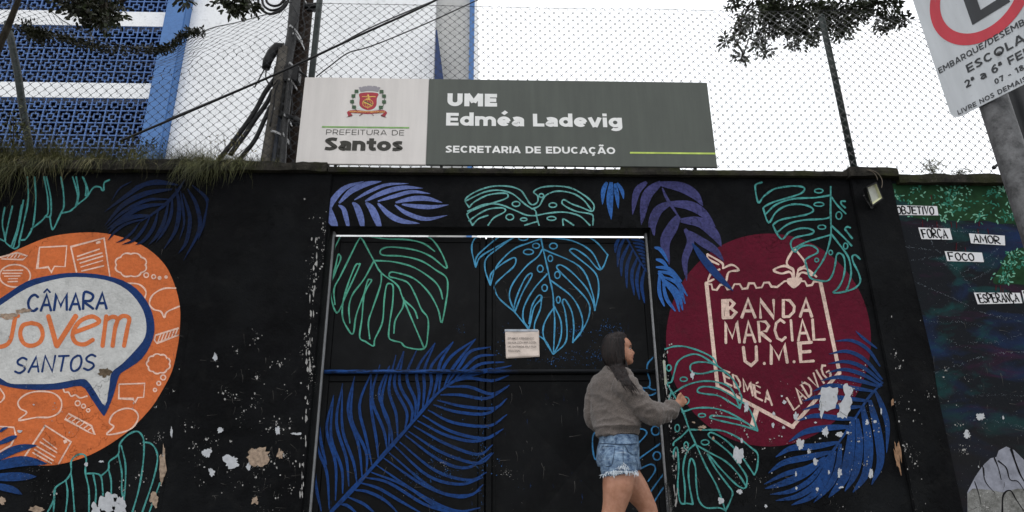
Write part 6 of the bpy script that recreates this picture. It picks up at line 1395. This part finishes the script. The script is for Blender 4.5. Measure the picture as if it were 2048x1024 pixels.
seam([(240, 290), (390, 296), (372, 420), (352, 505), (290, 520)], .0016, 'seam', 'pocket_seam'); seam([(480, 290), (480, 400), (482, 480)], .0016, 'seam', 'side_seam'); seam([(500, 285), (540, 360), (600, 390), (636, 380)], .0016, 'seam', 'pocket_seam')
for x in (395, 600): seam([(x, 195), (x + 2, 262)], .0045, 'denim', 'belt_loop')
random.seed(77); b = B()
for i in range(150):
    t = rnd(); x = 236 + t * 416; yb = 600 - 20 * math.sin(t * 3.1) + (20 if t < .12 else 0) - (36 if .45 < t < .62 and rnd() < .3 else 0)
    p_ = onshort(x, yb - 14, .003); q = p_ + Vector((uni(-.02, .012), uni(-.006, .0), -uni(.004, .028))); b.tube([p_, p_.lerp(q, .5) + Vector((uni(-.004, .004), 0, 0)), q], [.0013, .0011, .0006], 4)
for i in range(60):
    x, y = random.choice(((480, 490), (500, 505), (450, 520), (400, 560), (380, 575), (520, 520), (600, 560), (620, 575))); p_ = onshort(x + random.gauss(0, 12), y + random.gauss(0, 9), .003); q = p_ + Vector((uni(-.012, .018), -.003, -uni(.006, .03))); b.tube([p_, q], .0014, 4)
b.out('frayed_hem', M['thread'], sho)
# shoes
for ak, d_, zz in ((rk_ + Vector((-.12, 0, -.385)), Vector((.9, -.1, -.28)), .05), (lk + Vector((.03, 0, -.40)), Vector((.99, .1, -.02)), 0)):
    b = B(); base = Vector((ak.x, ak.y, max(.045, ak.z - .05))); d_ = d_.normalized()
    limb(b, [base - d_ * .06 + Vector((0, 0, .012)), base - d_ * .02, base + d_ * .06 - Vector((0, 0, .006)), base + d_ * .13 - Vector((0, 0, .014)), base + d_ * .18 - Vector((0, 0, .018))], [(.028, .035), (.036, .046), (.040, .040), (.040, .030), (.022, .018)], 16)
    link('shoe', remesh(b, .006, 3), M['shoe'], person, True)
# hair: a shaped mass over the skull that falls to the chest and back, plus locks
hr = B()
hp = [(62, 330, 345, .02), (70, 262, 375, .055), (90, 220, 394, .075), (120, 198, 398, .083), (160, 186, 396, .086), (200, 180, 394, .086), (240, 182, 394, .085), (280, 190, 392, .082), (320, 205, 388, .078), (360, 228, 382, .070), (400, 270, 385, .055), (440, 318, 392, .042), (480, 345, 400, .026)]
rings = []
for y, xl, xr, lw in hp:
    xl2, xr2 = xl, xr
    c = pq((xl2 + xr2) / 2, y, PY_); half = (pq(xr2, y).x - pq(xl2, y).x) / 2; yy = 0 if y < 360 else -.045 * min(1, (y - 360) / 60)
    rings.append((c + Vector((0, yy - (.03 if y > 400 else 0), 0)), Vector((0, lw, 0)), Vector((half, 0, 0))))
hr.loft(rings, 36)
def hfold(co): return .0028 * noise.noise(Vector((co.x * 70 + co.z * 8, co.y * 70, co.z * 5)))
me = remesh(hr, .005, 3, hfold); hro = link('hair', me, M['hair'], person, True)
bh = BVHTree.FromPolygons([v.co for v in me.vertices], [tuple(p_.vertices) for p_ in me.polygons])
random.seed(12); b = B()
def lock(pts, r): b.tube([pq(v.x, v.y, v_y) for v, v_y in pts], r, 5)
for i in range(170):
    s_ = rnd(); x0 = 300 + 75 * s_ + uni(-10, 10); xs = [x0, 195 + 175 * s_ + uni(-8, 8), 205 + 178 * s_ + uni(-10, 10), 250 + 150 * s_ + uni(-16, 16), 330 + 80 * s_ + uni(-20, 20)]; ys = [72 + uni(0, 10), 180, 270, 370 + uni(-10, 10), 420 + 70 * s_ + uni(-20, 50)]
    pts = []
    for v in catmull(list(zip(xs, ys)), False, 4):
        d_ = (pq(v.x, v.y) - CAM).normalized(); h = bh.ray_cast(CAM, d_); pts.append((h[0] - d_ * .001) if h[0] else pq(v.x, v.y, PY_ - .10))
    for j in range(1, len(pts)):
        if (pts[j] - pts[j - 1]).length > .05: pts[j] = pts[j - 1] + (pts[j] - pts[j - 1]).normalized() * .03
    b.tube(pts, [.0024 * (1 - .7 * j / (len(pts) - 1)) for j in range(len(pts))], 4)
def onhair(x, y, off):
    d_ = (pq(x, y) - CAM).normalized(); hs = [h[0] for h in (bh.ray_cast(CAM, d_), bsw.ray_cast(CAM, d_)) if h[0]]
    return (min(hs, key=lambda q: (q - CAM).length) - d_ * off) if hs else None
for i in range(520):   # hair falling forward over the shoulder, thinning out to loose ends
    u = rnd(); e_ = rnd() ** 2; x0 = 255 + 118 * u; yend = uni(410, 500) + (uni(0, 150) * (u > .25) * e_)
    raw = [(x0, 92), (188 + 190 * u, 190), (196 + 184 * u, 270), (235 + 150 * u, 335), (284 + 112 * u + uni(-8, 8), 395), (318 + 100 * u + uni(-14, 14), 450), (352 + 108 * u + uni(-20, 26), 520), (385 + 110 * u + uni(-20, 30), 590), (420 + 110 * u, 660)]
    pts = []
    for v in catmull(raw, False, 4):
        if v.y > yend: break
        q = onhair(v.x, v.y, uni(.002, .006))
        if q is None or (pts and (q - pts[-1]).length > .07): continue
        pts.append(q)
    if len(pts) > 5: b.tube(pts, [.0040 * (1 - .72 * (j / (len(pts) - 1)) ** 2) for j in range(len(pts))], 4)
for i in range(70):
    u = rnd(); x0 = 364 + 12 * u; raw = [(x0 - 8, 100), (x0 + 8, 150), (x0 + 12 + 6 * u, 220), (x0 + 10 + uni(-6, 12), 300), (x0 + 22 + uni(-6, 14), 380), (x0 + 50 + uni(-10, 25), 470)]; ye = uni(300, 470); pts = []
    for v in catmull(raw, False, 4):
        if v.y > ye: break
        q = onhair(v.x, v.y, uni(.004, .009))
        if q is None: q = pq(v.x, v.y, PY_ - .07)
        if pts and (q - pts[-1]).length > .08: continue
        pts.append(q)
    if len(pts) > 4: b.tube(pts, [.0026 * (1 - .6 * j / (len(pts) - 1)) for j in range(len(pts))], 4)
b.out('hair_locks', M['hair'], hro, True)
